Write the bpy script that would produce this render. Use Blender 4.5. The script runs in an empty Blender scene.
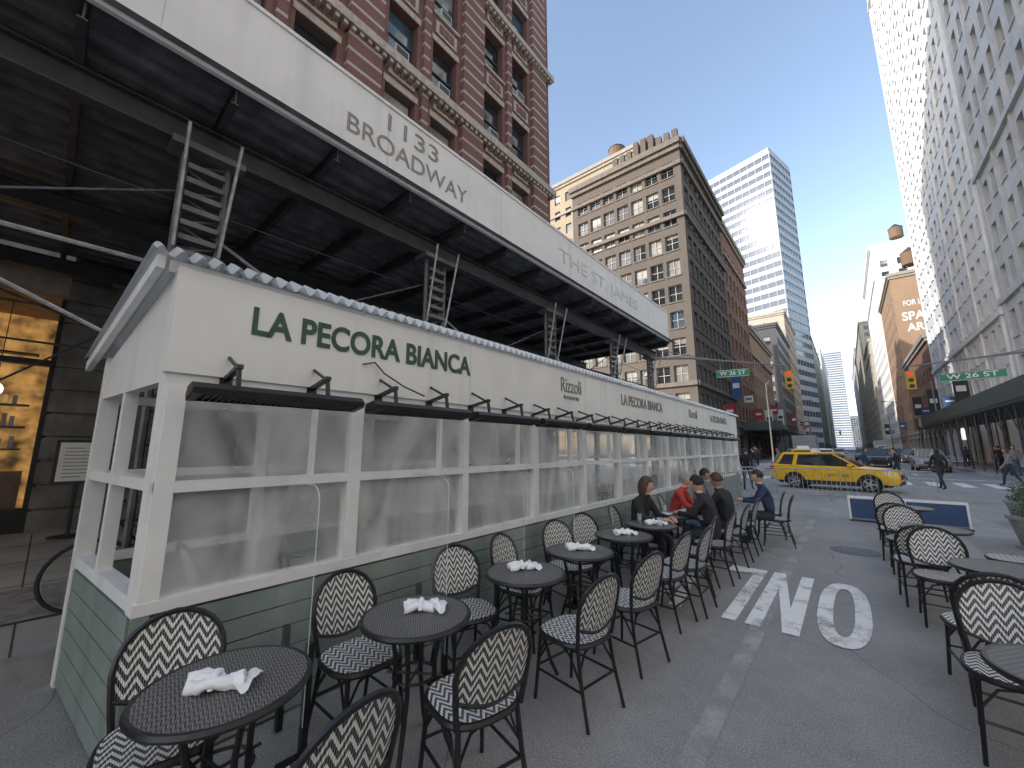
import bpy, math, random
from mathutils import Matrix, Vector
random.seed(7)
S=bpy.context.scene
COL=S.collection
rad=math.radians

# ------------------------------------------------------------ materials
def nmath(nt,op,a,b=None,c=None):
    n=nt.nodes.new('ShaderNodeMath'); n.operation=op
    for i,v in enumerate((a,b,c)):
        if v is None: continue
        if isinstance(v,(int,float)): n.inputs[i].default_value=v
        else: nt.links.new(v,n.inputs[i])
    return n.outputs[0]
def mixc(nt,f,a,b,bt='MIX'):
    n=nt.nodes.new('ShaderNodeMix'); n.data_type='RGBA'; n.blend_type=bt
    if isinstance(f,(int,float)): n.inputs[0].default_value=f
    else: nt.links.new(f,n.inputs[0])
    for i,v in ((6,a),(7,b)):
        if isinstance(v,tuple): n.inputs[i].default_value=(v[0],v[1],v[2],1)
        else: nt.links.new(v,n.inputs[i])
    return n.outputs[2]
def noise(nt,vec,scale,detail=2,rough=.6):
    n=nt.nodes.new('ShaderNodeTexNoise'); n.inputs['Scale'].default_value=scale
    n.inputs['Detail'].default_value=detail; n.inputs['Roughness'].default_value=rough
    nt.links.new(vec,n.inputs['Vector']); return n.outputs['Fac']
def ramp(nt,f,p0,p1):
    n=nt.nodes.new('ShaderNodeMapRange'); n.inputs[1].default_value=p0; n.inputs[2].default_value=p1
    nt.links.new(f,n.inputs[0]); return n.outputs[0]
def newmat(name):
    m=bpy.data.materials.new(name); m.use_nodes=True; nt=m.node_tree
    b=nt.nodes['Principled BSDF']; tc=nt.nodes.new('ShaderNodeTexCoord')
    return m,nt,b,tc.outputs['Object']
def bump(nt,b,h,strength=.3,dist=.01):
    n=nt.nodes.new('ShaderNodeBump'); n.inputs['Strength'].default_value=strength
    n.inputs['Distance'].default_value=dist; nt.links.new(h,n.inputs['Height'])
    nt.links.new(n.outputs[0],b.inputs['Normal'])
def M(name,col,rough=.6,metal=0,var=.15,scale=4,bmp=0,emit=0,spec=.5,streak=0):
    m,nt,b,o=newmat(name)
    f=ramp(nt,noise(nt,o,scale),.3,.7)
    c=mixc(nt,f,tuple(x*(1-var) for x in col),tuple(min(1,x*(1+var)) for x in col))
    if streak:
        mp=nt.nodes.new('ShaderNodeMapping'); mp.inputs['Scale'].default_value=(1.5,1.5,.08)
        nt.links.new(o,mp.inputs[0])
        g=ramp(nt,noise(nt,mp.outputs[0],2.5,3),.5,.75)
        c=mixc(nt,nmath(nt,'MULTIPLY',g,streak),c,tuple(x*.45 for x in col))
    nt.links.new(c,b.inputs['Base Color'])
    b.inputs['Roughness'].default_value=rough; b.inputs['Metallic'].default_value=metal
    b.inputs['Specular IOR Level'].default_value=spec
    if emit:
        nt.links.new(c,b.inputs['Emission Color']); b.inputs['Emission Strength'].default_value=emit
    if bmp: bump(nt,b,noise(nt,o,scale*8,1),bmp,.01)
    return m
def brickmat(name,c1,c2,mortar,bw=.24,bh=.075,stripe=None,scalevar=.3):
    m,nt,b,o=newmat(name)
    sx=nt.nodes.new('ShaderNodeSeparateXYZ'); nt.links.new(o,sx.inputs[0])
    cx=nt.nodes.new('ShaderNodeCombineXYZ')
    nt.links.new(nmath(nt,'ADD',sx.outputs[0],sx.outputs[1]),cx.inputs[0]); nt.links.new(sx.outputs[2],cx.inputs[1])
    t=nt.nodes.new('ShaderNodeTexBrick'); nt.links.new(cx.outputs[0],t.inputs['Vector'])
    t.inputs['Color1'].default_value=(*c1,1); t.inputs['Color2'].default_value=(*c2,1); t.inputs['Mortar'].default_value=(*mortar,1)
    t.inputs['Scale'].default_value=1; t.inputs['Brick Width'].default_value=bw; t.inputs['Row Height'].default_value=bh
    t.inputs['Mortar Size'].default_value=bh*.1
    c=t.outputs['Color']
    if stripe:
        per,fr,sc=stripe
        f=nmath(nt,'LESS_THAN',nmath(nt,'FRACT',nmath(nt,'DIVIDE',sx.outputs[2],per)),fr)
        c=mixc(nt,f,c,sc)
    g=ramp(nt,noise(nt,o,.35,4),.3,.75)
    c=mixc(nt,nmath(nt,'MULTIPLY',g,scalevar),c,tuple(x*.5 for x in c1))
    nt.links.new(c,b.inputs['Base Color']); b.inputs['Roughness'].default_value=.85
    return m
def weave(name,ax,ay,px,py,ca,cb,thr=.5,rough=.45):
    m,nt,b,o=newmat(name)
    sx=nt.nodes.new('ShaderNodeSeparateXYZ'); nt.links.new(o,sx.inputs[0])
    p=nmath(nt,'FRACT',nmath(nt,'DIVIDE',nmath(nt,'ADD',sx.outputs[ax],10+px/2),px))
    z=nmath(nt,'ABSOLUTE',nmath(nt,'SUBTRACT',p,.5))
    q=nmath(nt,'DIVIDE',nmath(nt,'ADD',sx.outputs[ay],10),py)
    t=nmath(nt,'FRACT',nmath(nt,'ADD',q,nmath(nt,'MULTIPLY',z,2.6)))
    f=nmath(nt,'GREATER_THAN',t,thr)
    st=nmath(nt,'GREATER_THAN',nmath(nt,'FRACT',nmath(nt,'DIVIDE',nmath(nt,'ADD',sx.outputs[ax],10),px/8)),.22)
    c=mixc(nt,f,ca,cb)
    c=mixc(nt,st,tuple(v*.35 for v in cb),c)
    nt.links.new(c,b.inputs['Base Color']); b.inputs['Roughness'].default_value=rough
    return m

def glassmat(name,col,rough=.06,spec=.9):
    m,nt,b,o=newmat(name)
    f=ramp(nt,noise(nt,o,.7,1),.35,.65)
    nt.links.new(mixc(nt,f,col,tuple(x*1.8 for x in col)),b.inputs['Base Color'])
    b.inputs['Roughness'].default_value=rough; b.inputs['Specular IOR Level'].default_value=spec
    return m
G1=glassmat('window_glass_dark',(.02,.024,.028)); G2=glassmat('window_glass_blue',(.04,.06,.08)); G3=glassmat('window_blind_glass',(.22,.21,.19),.2,.5)
GL=[G1,G1,G2,G1,G3]
def film(name,col,op0,op1,rough,tex=True):
    m,nt,b,o=newmat(name)
    b.inputs['Base Color'].default_value=(*col,1); b.inputs['Roughness'].default_value=rough
    tr=nt.nodes.new('ShaderNodeBsdfTransparent'); mx=nt.nodes.new('ShaderNodeMixShader')
    if tex:
        mp=nt.nodes.new('ShaderNodeMapping'); mp.inputs['Scale'].default_value=(1,1,.5); nt.links.new(o,mp.inputs[0])
        n1=nt.nodes.new('ShaderNodeTexNoise'); n1.inputs['Scale'].default_value=1.6; n1.inputs['Detail'].default_value=2; n1.inputs['Distortion'].default_value=1.2
        nt.links.new(mp.outputs[0],n1.inputs['Vector'])
        r=nt.nodes.new('ShaderNodeMapRange'); r.inputs[1].default_value=.3; r.inputs[2].default_value=.7; r.inputs[3].default_value=op0; r.inputs[4].default_value=op1
        nt.links.new(n1.outputs['Fac'],r.inputs[0]); nt.links.new(r.outputs[0],mx.inputs[0])
        bump(nt,b,n1.outputs['Fac'],.5,.05)
    else: mx.inputs[0].default_value=op0
    nt.links.new(tr.outputs[0],mx.inputs[1]); nt.links.new(b.outputs[0],mx.inputs[2])
    out=[n for n in nt.nodes if n.type=='OUTPUT_MATERIAL'][0]
    nt.links.new(mx.outputs[0],out.inputs[0])
    return m
FILM=film('hazy_vinyl_window',(.86,.88,.88),.18,.66,.07)
CLEAR=film('clear_acrylic',(.75,.8,.8),.09,0,.03,False)
POLY=film('corrugated_polycarbonate',(.85,.87,.87),.7,0,.3,False)

def asphalt(name,base,spk=.5):
    m,nt,b,o=newmat(name)
    big=ramp(nt,noise(nt,o,.45,4,.65),.35,.68)
    fine=noise(nt,o,90,1,.8)
    mid=ramp(nt,noise(nt,o,6,3,.7),.3,.7)
    c=mixc(nt,big,tuple(x*.74 for x in base),tuple(x*1.22 for x in base))
    mp=nt.nodes.new('ShaderNodeMapping'); mp.inputs['Scale'].default_value=(1.1,.05,1); nt.links.new(o,mp.inputs[0])
    c=mixc(nt,nmath(nt,'MULTIPLY',ramp(nt,noise(nt,mp.outputs[0],1.0,3),.42,.66),.4),c,tuple(x*.68 for x in base))
    c=mixc(nt,nmath(nt,'MULTIPLY',mid,.35),c,tuple(x*1.4 for x in base))
    c=mixc(nt,nmath(nt,'MULTIPLY',ramp(nt,fine,.56,.72),spk),c,(.66,.645,.62))
    c=mixc(nt,nmath(nt,'MULTIPLY',ramp(nt,fine,.46,.32),.55),c,tuple(x*.3 for x in base))
    vs=nt.nodes.new('ShaderNodeTexVoronoi'); vs.inputs['Scale'].default_value=1.7; nt.links.new(o,vs.inputs['Vector'])
    c=mixc(nt,nmath(nt,'MULTIPLY',nmath(nt,'LESS_THAN',vs.outputs['Distance'],.03),.6),c,(.06,.06,.06))
    cn=noise(nt,o,.16,3,.5)
    cr=nmath(nt,'LESS_THAN',nmath(nt,'ABSOLUTE',nmath(nt,'SUBTRACT',cn,.5)),.0006)
    c=mixc(nt,nmath(nt,'MULTIPLY',cr,.5),c,(.05,.05,.05))
    nt.links.new(c,b.inputs['Base Color']); b.inputs['Roughness'].default_value=.7
    return m
ASPH=asphalt('asphalt',(.285,.277,.265)); ASPD=asphalt('asphalt_patch',(.22,.215,.208))
def paintmat(name,wear0,wear1,col=(.84,.84,.81)):
    m,nt,b,o=newmat(name)
    n=nmath(nt,'ADD',nmath(nt,'MULTIPLY',noise(nt,o,2.2,5,.75),.7),nmath(nt,'MULTIPLY',noise(nt,o,60,2,.8),.3))
    f=ramp(nt,n,wear0,wear1)
    c=mixc(nt,f,(.27,.262,.25),col)
    nt.links.new(c,b.inputs['Base Color']); b.inputs['Roughness'].default_value=.7
    return m
PAINT=paintmat('road_paint',.38,.50); WORN=paintmat('worn_road_paint',.46,.85,(.66,.65,.63))
CONC=M('sidewalk_concrete',(.38,.375,.365),.85,var=.2,scale=1.2)
WHITE=M('white_painted_wood',(.82,.815,.79),.5,var=.06,scale=3,streak=.28)
WPAN=M('white_sign_panel',(.82,.81,.775),.45,var=.05,scale=1.5,streak=.2)
PARA=M('parapet_white_panel',(.76,.75,.735),.5,var=.05,scale=1.5,streak=.2)
SAGE=M('sage_green_boards',(.24,.29,.262),.5,var=.16,scale=3,streak=.35)
GREENT=M('dark_green_letters',(.035,.085,.062),.5)
GREYT=M('grey_letters',(.25,.24,.22),.5)
FAINT=M('faint_letters',(.60,.60,.59),.5)
BLK=M('black_metal',(.014,.014,.015),.38,var=.2)
BLKM=M('black_powder_coat',(.03,.03,.031),.5,var=.2)
STEEL=M('galvanised_steel',(.36,.36,.37),.45,.3,var=.3,scale=8)
DECK=M('scaffold_deck_steel',(.15,.15,.157),.45,.1,var=.4,scale=3)
DARKST=M('dark_steel_beam',(.06,.06,.064),.5,.1,var=.3)
POSTM=M('grey_post_steel',(.13,.13,.135),.5,.2,var=.3)
SEATW=weave('woven_seat',0,1,.075,.05,(.012,.012,.012),(.84,.82,.77))
BACKW=weave('woven_back',0,2,.075,.05,(.012,.012,.012),(.84,.82,.77),.56)
TOPW=weave('woven_table',0,1,.03,.03,(.014,.014,.014),(.27,.265,.255),.55)
NAP=M('white_napkin_cloth',(.9,.9,.89),.8,var=.03)
WALLD=M('dark_limestone',(.22,.205,.19),.8,var=.3,scale=2,streak=.35)
LIT=M('lit_interior_amber',(.42,.22,.06),.5,var=.85,scale=2.8,emit=.65)
WARM=M('warm_lamp',(1,.62,.25),.4,var=.05,emit=5)
WOODI=M('interior_wood',(.24,.13,.06),.5,var=.3)
HEAT=M('heater_element',(.24,.11,.08),.4,var=.4,scale=30)

# ------------------------------------------------------------ mesh builder
class MB:
    def __init__(s): s.v=[];s.f=[];s.m=[];s.ml=[];s.T=Matrix.Identity(4)
    def mi(s,mat):
        if mat not in s.ml: s.ml.append(mat)
        return s.ml.index(mat)
    def add(s,vs,fs,mat):
        o=len(s.v); k=s.mi(mat)
        s.v+= [tuple(s.T@Vector(p)) for p in vs]
        for f in fs: s.f.append([o+i for i in f]); s.m.append(k)
    def quad(s,a,b,c,d,mat): s.add([a,b,c,d],[(0,1,2,3)],mat)
    def box(s,x0,x1,y0,y1,z0,z1,mat):
        s.add([(x0,y0,z0),(x1,y0,z0),(x1,y1,z0),(x0,y1,z0),(x0,y0,z1),(x1,y0,z1),(x1,y1,z1),(x0,y1,z1)],
          [(3,2,1,0),(4,5,6,7),(0,1,5,4),(1,2,6,5),(2,3,7,6),(3,0,4,7)],mat)
    def hexa(s,b,t,mat):
        s.add(list(b)+list(t),[(3,2,1,0),(4,5,6,7),(0,1,5,4),(1,2,6,5),(2,3,7,6),(3,0,4,7)],mat)
    def tube(s,pts,r,n=6,mat=None,closed=False,caps=True):
        pts=[Vector(p) for p in pts]; N=len(pts); rs=r if isinstance(r,(list,tuple)) else [r]*N
        vs=[];up=None
        for i,p in enumerate(pts):
            a=pts[(i-1)%N] if (i>0 or closed) else p; b=pts[(i+1)%N] if (i<N-1 or closed) else p
            t=(b-a)
            if t.length<1e-9: t=Vector((0,0,1))
            t.normalize()
            if up is None:
                up=Vector((0,0,1)) if abs(t.z)<.9 else Vector((1,0,0))
            u=up-t*up.dot(t)
            if u.length<1e-4: u=t.orthogonal()
            u.normalize(); up=u; w=t.cross(u)
            for k in range(n):
                an=2*math.pi*(k+.5)/n; q=p+(u*math.cos(an)+w*math.sin(an))*rs[i]; vs.append(tuple(q))
        fs=[]
        for i in range(N if closed else N-1):
            j=(i+1)%N
            for k in range(n): fs.append((i*n+k,i*n+(k+1)%n,j*n+(k+1)%n,j*n+k))
        if caps and not closed: fs.append(tuple(range(n-1,-1,-1))); fs.append(tuple((N-1)*n+k for k in range(n)))
        s.add(vs,fs,mat)
    def disc(s,c,r,z0,z1,n,mat,mside=None,power=2,ry=None):
        ry=ry or r; vs=[]
        for z in (z0,z1):
            for k in range(n):
                a=2*math.pi*k/n; ca,sa=math.cos(a),math.sin(a)
                e=2/power
                vs.append((c[0]+r*math.copysign(abs(ca)**e,ca),c[1]+ry*math.copysign(abs(sa)**e,sa),z))
        s.add(vs,[tuple(range(n-1,-1,-1)),tuple(range(n,2*n))],mat)
        s.add(vs,[(k,(k+1)%n,n+(k+1)%n,n+k) for k in range(n)],mside or mat)
    def sphere(s,c,r,mat,n=10,m=7,fn=None):
        vs=[];
        for i in range(m+1):
            th=math.pi*i/m
            for k in range(n):
                ph=2*math.pi*k/n; d=Vector((math.sin(th)*math.cos(ph),math.sin(th)*math.sin(ph),math.cos(th)))
                if fn: d=fn(d)
                vs.append((c[0]+d.x*r[0],c[1]+d.y*r[1],c[2]+d.z*r[2]))
        s.add(vs,[(i*n+k,i*n+(k+1)%n,(i+1)*n+(k+1)%n,(i+1)*n+k) for i in range(m) for k in range(n)],mat)
    def poly_extr(s,pts,y0,y1,mat,mcap=None):
        n=len(pts); vs=[(x,y0,z) for x,z in pts]+[(x,y1,z) for x,z in pts]
        s.add(vs,[(k,(k+1)%n,n+(k+1)%n,n+k) for k in range(n)]+[tuple(range(n-1,-1,-1)),tuple(range(n,2*n))],mat)
    def mesh(s,name,smooth=False):
        me=bpy.data.meshes.new(name); me.from_pydata(s.v,[],s.f)
        for m in s.ml: me.materials.append(m)
        me.polygons.foreach_set('material_index',s.m)
        if smooth: me.polygons.foreach_set('use_smooth',[True]*len(s.f))
        me.update()
        return me
    def obj(s,name,parent=None,smooth=False,loc=None,rot=None,fixn=False):
        me=s.mesh(name,smooth)
        if smooth:
            try: me.set_sharp_from_angle(angle=rad(40))
            except Exception as e: pass
        return inst(name,me,parent,loc,rot)
def inst(name,me,parent=None,loc=None,rot=None,scale=None):
    o=bpy.data.objects.new(name,me); COL.objects.link(o)
    if parent: o.parent=parent
    if loc: o.location=loc
    if rot is not None: o.rotation_euler=(0,0,rot) if isinstance(rot,(int,float)) else rot
    if scale: o.scale=scale if isinstance(scale,tuple) else (scale,)*3
    return o
def empty(name,loc=(0,0,0),rot=0):
    o=bpy.data.objects.new(name,None); COL.objects.link(o); o.location=loc; o.rotation_euler=(0,0,rot); o.empty_display_size=.2
    return o
def text(body,loc,rot,w,h,mat,parent,name,ext=.004,bold=0.0):
    c=bpy.data.curves.new(name,'FONT'); c.body=body; c.size=1; c.extrude=ext; c.offset=bold; c.align_x='CENTER'; c.align_y='CENTER'
    o=bpy.data.objects.new(name,c); COL.objects.link(o); c.materials.append(mat)
    bpy.context.view_layer.update()
    d=o.dimensions; o.scale=(w/max(d.x,.01),h/max(d.y,.01),1)
    o.location=loc; o.rotation_euler=rot
    if parent: o.parent=parent
    return o

# ------------------------------------------------------------ facade tools
class Face:
    def __init__(s,mb,P,U,N): s.mb=mb;s.P=Vector((P[0],P[1],0));s.U=Vector((U[0],U[1],0)).normalized();s.N=Vector((N[0],N[1],0)).normalized()
    def p(s,u,z,d=0): q=s.P+s.U*u-s.N*d; return (q.x,q.y,z)
    def q(s,u0,u1,z0,z1,d,mat): s.mb.quad(s.p(u0,z0,d),s.p(u1,z0,d),s.p(u1,z1,d),s.p(u0,z1,d),mat)
    def box(s,u0,u1,z0,z1,d0,d1,mat):
        s.mb.hexa([s.p(u0,z0,d0),s.p(u1,z0,d0),s.p(u1,z0,d1),s.p(u0,z0,d1)],[s.p(u0,z1,d0),s.p(u1,z1,d0),s.p(u1,z1,d1),s.p(u0,z1,d1)],mat)
    def wall(s,W,z0,z1,cols,rows,mw,gl=GL,rec=.3,fr=None,sill=None,mull=1,lint=None,ac=0):
        pz=z0
        for (c,d) in rows:
            if c>pz: s.q(0,W,pz,c,0,mw)
            pu=0
            for (a,b) in cols:
                s.q(pu,a,c,d,0,mw)
                s.mb.quad(s.p(a,c,0),s.p(a,d,0),s.p(a,d,rec),s.p(a,c,rec),mw)
                s.mb.quad(s.p(b,c,0),s.p(b,d,0),s.p(b,d,rec),s.p(b,c,rec),mw)
                s.mb.quad(s.p(a,c,0),s.p(b,c,0),s.p(b,c,rec),s.p(a,c,rec),mw)
                s.mb.quad(s.p(a,d,0),s.p(b,d,0),s.p(b,d,rec),s.p(a,d,rec),mw)
                g=random.choice(gl)
                j=random.uniform(-.012,.012); j2=random.uniform(-.012,.012)
                s.mb.quad(s.p(a,c,rec+j),s.p(b,c,rec+j2),s.p(b,d,rec-j),s.p(a,d,rec-j2),g)
                if random.random()<.4: 
                    hh=random.choice((.2,.35,.5,.6)); s.q(a+.06,b-.06,d-(d-c)*hh,d-.04,rec-.013,G3)
                if ac and random.random()<ac:
                    s.box(a+.3,a+.9,c+.02,c+.4,-.12,rec-.09,FAINT); s.box(a+.33,a+.87,c+.06,c+.36,-.125,-.122,BLKM)
                if fr:
                    t=.055
                    s.box(a,b,(c+d)/2-t/2,(c+d)/2+t/2,rec-.07,rec-.015,fr)
                    s.box(a,a+t,c,d,rec-.05,rec-.014,fr); s.box(b-t,b,c,d,rec-.05,rec-.014,fr)
                    s.box(a+t,b-t,d-t,d,rec-.05,rec-.014,fr); s.box(a+t,b-t,c,c+t,rec-.05,rec-.014,fr)
                    for k in range(1,mull): 
                        uu=a+(b-a)*k/mull; s.box(uu-t/2,uu+t/2,c+t,d-t,rec-.08,rec-.016,fr)
                if sill: s.box(a-.08,b+.08,c-.14,c-.003,-.1,.05,sill)
                if lint: s.box(a-.1,b+.1,d+.003,d+.28,-.05,.05,lint)
                pu=b
            s.q(pu,W,c,d,0,mw); pz=d
        s.q(0,W,pz,z1,0,mw)
def cols(W,n,w,m=0):
    st=(W-2*m)/n; return [(m+st*(i+.5)-w/2,m+st*(i+.5)+w/2) for i in range(n)]
def rows(z0,fh,n,wh,off=1.0): return [(z0+fh*i+off,z0+fh*i+off+wh) for i in range(n)]
WOODT=M('water_tank_wood',(.16,.10,.06),.8)
def building(name,x0,x1,y0,y1,h,fh,wall,side,ncS,ncE,ww=1.3,wh=1.9,trim=None,fr=None,z0=5.0,rec=.28,gl=GL,cornice=.5,bands=(),sill=None,mull=1,base=None,water=False,rot=0,store=True,pil=None):
    """side: 'E' street face at x1 (left of street) or 'W' street face at x0. South face at y0."""
    mb=MB(); trim=trim or wall; cx,cy=(x0+x1)/2,(y0+y1)/2
    nf=int((h-z0-1.2)//fh)
    R=rows(z0,fh,nf,wh,(fh-wh)*.5)
    fS=Face(mb,(x0,y0),(1,0),(0,-1)); WS=x1-x0
    fE=Face(mb,(x1,y0),(0,1),(1,0)) if side=='E' else Face(mb,(x0,y0),(0,1),(-1,0)); WE=y1-y0
    base=base or trim
    for f,W,n in ((fS,WS,ncS),(fE,WE,ncE)):
        if store:
            k=max(1,int(W//5)); f.wall(W,0.1,z0-.6,cols(W,k,W/k-.9),[(.5,z0-1.4)],base,[G1,G2,G1],.5,BLKM,None,3)
            f.q(0,W,z0-.6,z0,0,trim); f.box(-.1,W+.1,z0-.5,z0-.15,-.3,-.003,trim)
        else: f.q(0,W,0.1,z0,0,wall)
        if n: f.wall(W,z0,h,cols(W,n,ww,.6),R,wall,gl,rec,fr,sill,mull)
        else: f.q(0,W,z0,h,0,wall)
        if pil and n:
            st=(W-1.2)/n
            for k in range(0,n+1,pil):
                u=.6+st*k; f.box(max(0,u-.22),min(W,u+.22),z0+.01,h-1,-.14,-.003,trim)
        for b in bands: f.box(-.1,W+.1,b,b+.45,-.28,-.003,trim)
        if cornice:
            f.box(-.2,W+.2,h-.35,h+.35,-cornice,-.003,trim); f.box(-.1,W+.1,h-.9,h-.353,-cornice*.55,-.003,trim)
    mb.quad((x0,y1,0),(x1,y1,0),(x1,y1,h),(x0,y1,h),wall)
    xo=x0 if side=='E' else x1
    mb.quad((xo,y0,0),(xo,y1,0),(xo,y1,h),(xo,y0,h),wall)
    mb.quad((x0,y0,h-.4),(x1,y0,h-.4),(x1,y1,h-.4),(x0,y1,h-.4),wall)
    bx=cx; mb.box(bx-3,bx+2,cy-2,cy+3,h-.39,h+3,wall)
    mb.box(cx+1.5*(1 if side=='E' else -1)+1,cx+1.5*(1 if side=='E' else -1)+3.2,y0+1.5,y0+4,h-.39,h+1.6,STEEL)
    if water:
        wx,wy=cx+(-3 if side=='W' else 3),y0+6
        for a in range(4): 
            px,py=wx+1.2*math.cos(a*1.57+.8),wy+1.2*math.sin(a*1.57+.8); mb.tube([(px,py,h-.4),(px,py,h+3.5)],.09,5,DARKST)
        mb.disc((wx,wy),1.6,h+3.5,h+6.5,16,WOODT); 
        vs=[(wx+1.7*math.cos(i*.3927),wy+1.7*math.sin(i*.3927),h+6.5) for i in range(16)]+[(wx,wy,h+8)]
        mb.add(vs,[(i,(i+1)%16,16) for i in range(16)],DARKST)
    o=mb.obj(name)
    return o

# ------------------------------------------------------------ world, sun
SE,PHI=26.6,34
sd=Vector((-math.sin(rad(PHI))*math.cos(rad(SE)),-math.cos(rad(PHI))*math.cos(rad(SE)),math.sin(rad(SE))))
w=bpy.data.worlds.new('World'); S.world=w; w.use_nodes=True
nt=w.node_tree; bg=nt.nodes['Background']; sky=nt.nodes.new('ShaderNodeTexSky'); sky.sky_type='NISHITA'
sky.sun_disc=False; sky.sun_elevation=rad(SE); sky.sun_rotation=math.atan2(sd.x,sd.y)
sky.air_density=1.0; sky.dust_density=.6; sky.ozone_density=1.5
tint=mixc(nt,1.0,sky.outputs[0],(1.14,1.0,.88),'MULTIPLY')
nt.links.new(tint,bg.inputs[0]); bg.inputs[1].default_value=.42
l=bpy.data.lights.new('sun','SUN'); l.energy=5.0; l.angle=rad(.5); l.color=(1,.96,.9)
so=bpy.data.objects.new('sun',l); COL.objects.link(so); so.rotation_euler=sd.to_track_quat('Z','Y').to_euler(); so.location=(-20,-20,60)
S.view_settings.view_transform='Standard'; S.view_settings.look='None'; S.view_settings.exposure=0

cam=bpy.data.cameras.new('camera'); co=bpy.data.objects.new('camera',cam); COL.objects.link(co)
co.location=(0,0,1.75); co.rotation_euler=(rad(90+9.32),0,rad(40.4)); cam.sensor_width=36; cam.lens=13.71; cam.clip_end=5000; cam.clip_start=.05
S.camera=co

# ------------------------------------------------------------ ground
g=MB(); g.quad((-2500,-2500,-.02),(2500,-2500,-.02),(2500,2500,-.02),(-2500,2500,-.02),CONC); g.obj('ground')
r=MB(); 
r.quad((-60,-100,0),(60,-100,0),(60,1500,0),(-60,1500,0),ASPH)
r.obj('road')
pt=MB(); pt.add([(.15,-1,.0025),(1.1,-1,.0025),(1.15,2.2,.0025),(.2,2.3,.0025)],[(0,1,2,3)],ASPD)
pt.add([(-3.2,18.5,.0025),(5,19.2,.0025),(5,20.4,.0025),(-3.2,19.7,.0025)],[(0,1,2,3)],ASPD)
pt.add([(1.6,4,.0025),(2.7,4.1,.0025),(2.6,12.5,.0025),(1.55,12.4,.0025)],[(0,1,2,3)],ASPD); pt.obj('road_patch')
KERB=M('granite_kerb',(.3,.295,.29),.8,var=.2,scale=6)
def sidewalk(x0,x1,y0,y1):
    s=MB(); s.box(x0,x1,y0,y1,-.01,.15,CONC)
    y=math.ceil(y0/1.5)*1.5
    while y<min(y1,90): 
        s.box(x0,x1,y,y+.012,.15,.153,DARKST); y+=1.5
    x=x0+1.6
    while x<x1-.2:
        s.box(x,x+.012,y0,min(y1,90),.1505,.1535,DARKST); x+=1.5
    if x0>0: s.box(x0-.002,x0+.14,y0-.004,y1+.004,-.01,.156,KERB)
    else: s.box(x1-.14,x1+.002,y0-.004,y1+.004,-.01,.156,KERB)
    return s.obj('sidewalk')
sidewalk(-12.2,-4.95,-70,17.2)
sidewalk(-40,-5.2,38,700)
sidewalk(6.6,30,30,800); sidewalk(6.6,30,-70,15)
def strokes(name,segs,z,mat,wd):
    m=MB()
    for (a,b) in segs:
        a=Vector(a);b=Vector(b);d=(b-a).normalized();n=Vector((-d.y,d.x))*wd/2
        m.quad((a.x+n.x,a.y+n.y,z),(a.x-n.x,a.y-n.y,z),(b.x-n.x,b.y-n.y,z),(b.x+n.x,b.y+n.y,z),mat)
    return m.obj(name)
def only():
    m=MB(); H=2.15;W=.45;t=.135;th=.2
    def Q(xc,pts):
        m.add([(xc-(x-W/2),5.85-(y-H/2),.008) for x,y in pts],[tuple(range(len(pts)))],PAINT)
    xo,xn,xl,xy=-.22,-.76,-1.29,-1.83
    n=28
    out=[];inn=[]
    for k in range(n):
        a=2*math.pi*k/n;ca,sa=math.cos(a),math.sin(a)
        sg=lambda v,e:math.copysign(abs(v)**e,v)
        out.append((W/2+W/2*sg(ca,.8),H/2+H/2*sg(sa,.8))); inn.append((W/2+(W/2-t)*sg(ca,.8),H/2+(H/2-th*1.3)*sg(sa,.8)))
    for k in range(n):
        j=(k+1)%n; Q(xo,[out[k],out[j],inn[j],inn[k]])
    Q(xn,[(0,0),(t,0),(t,H),(0,H)]);Q(xn,[(W-t,0),(W,0),(W,H),(W-t,H)]);Q(xn,[(t,H),(t,H-.75),(W-t,0),(W-t,.75)])
    Q(xl,[(0,0),(t,0),(t,H),(0,H)]);Q(xl,[(t,0),(W,0),(W,.3),(t,.3)])
    Q(xy,[(W/2-t/2,0),(W/2+t/2,0),(W/2+t/2,H*.45),(W/2-t/2,H*.45)])
    Q(xy,[(W/2-t/2,H*.45),(W/2,H*.45),(W/2-.0,H*.62),(t,H),(0,H)])
    Q(xy,[(W/2,H*.45),(W/2+t/2,H*.45),(W,H),(W-t,H),(W/2,H*.62)])
    m.obj('only_road_marking')
only()
strokes('worn_lane_line',[((-.86,1.0),(-.86,12.6))],.004,WORN,.13)
strokes('crosswalk',[((x*.95-4.4,13.3),(x*.95-4.4,15.6)) for x in range(12)],.004,WORN,.42)
strokes('crosswalk',[((x*1.0-5,27),(x*1.0-5,30)) for x in range(12)],.004,PAINT,.45)
strokes('stop_line',[((-.3,33),(6.3,33))],.004,PAINT,.4)
strokes('lane_line',[((3.2,36+i*9),(3.2,39+i*9)) for i in range(20)]+[((0,36+i*9),(0,39+i*9)) for i in range(20)]+[((3.0,2),(3.0,13))],.004,PAINT,.13)
mh=MB(); mh.disc((-.1,9.2),.34,.001,.006,28,DARKST); 
for k in range(9): mh.box(-.34+k*.055,-.32+k*.055,9.0,9.4,.006,.009,BLKM)
mh.obj('manhole_cover')

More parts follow.
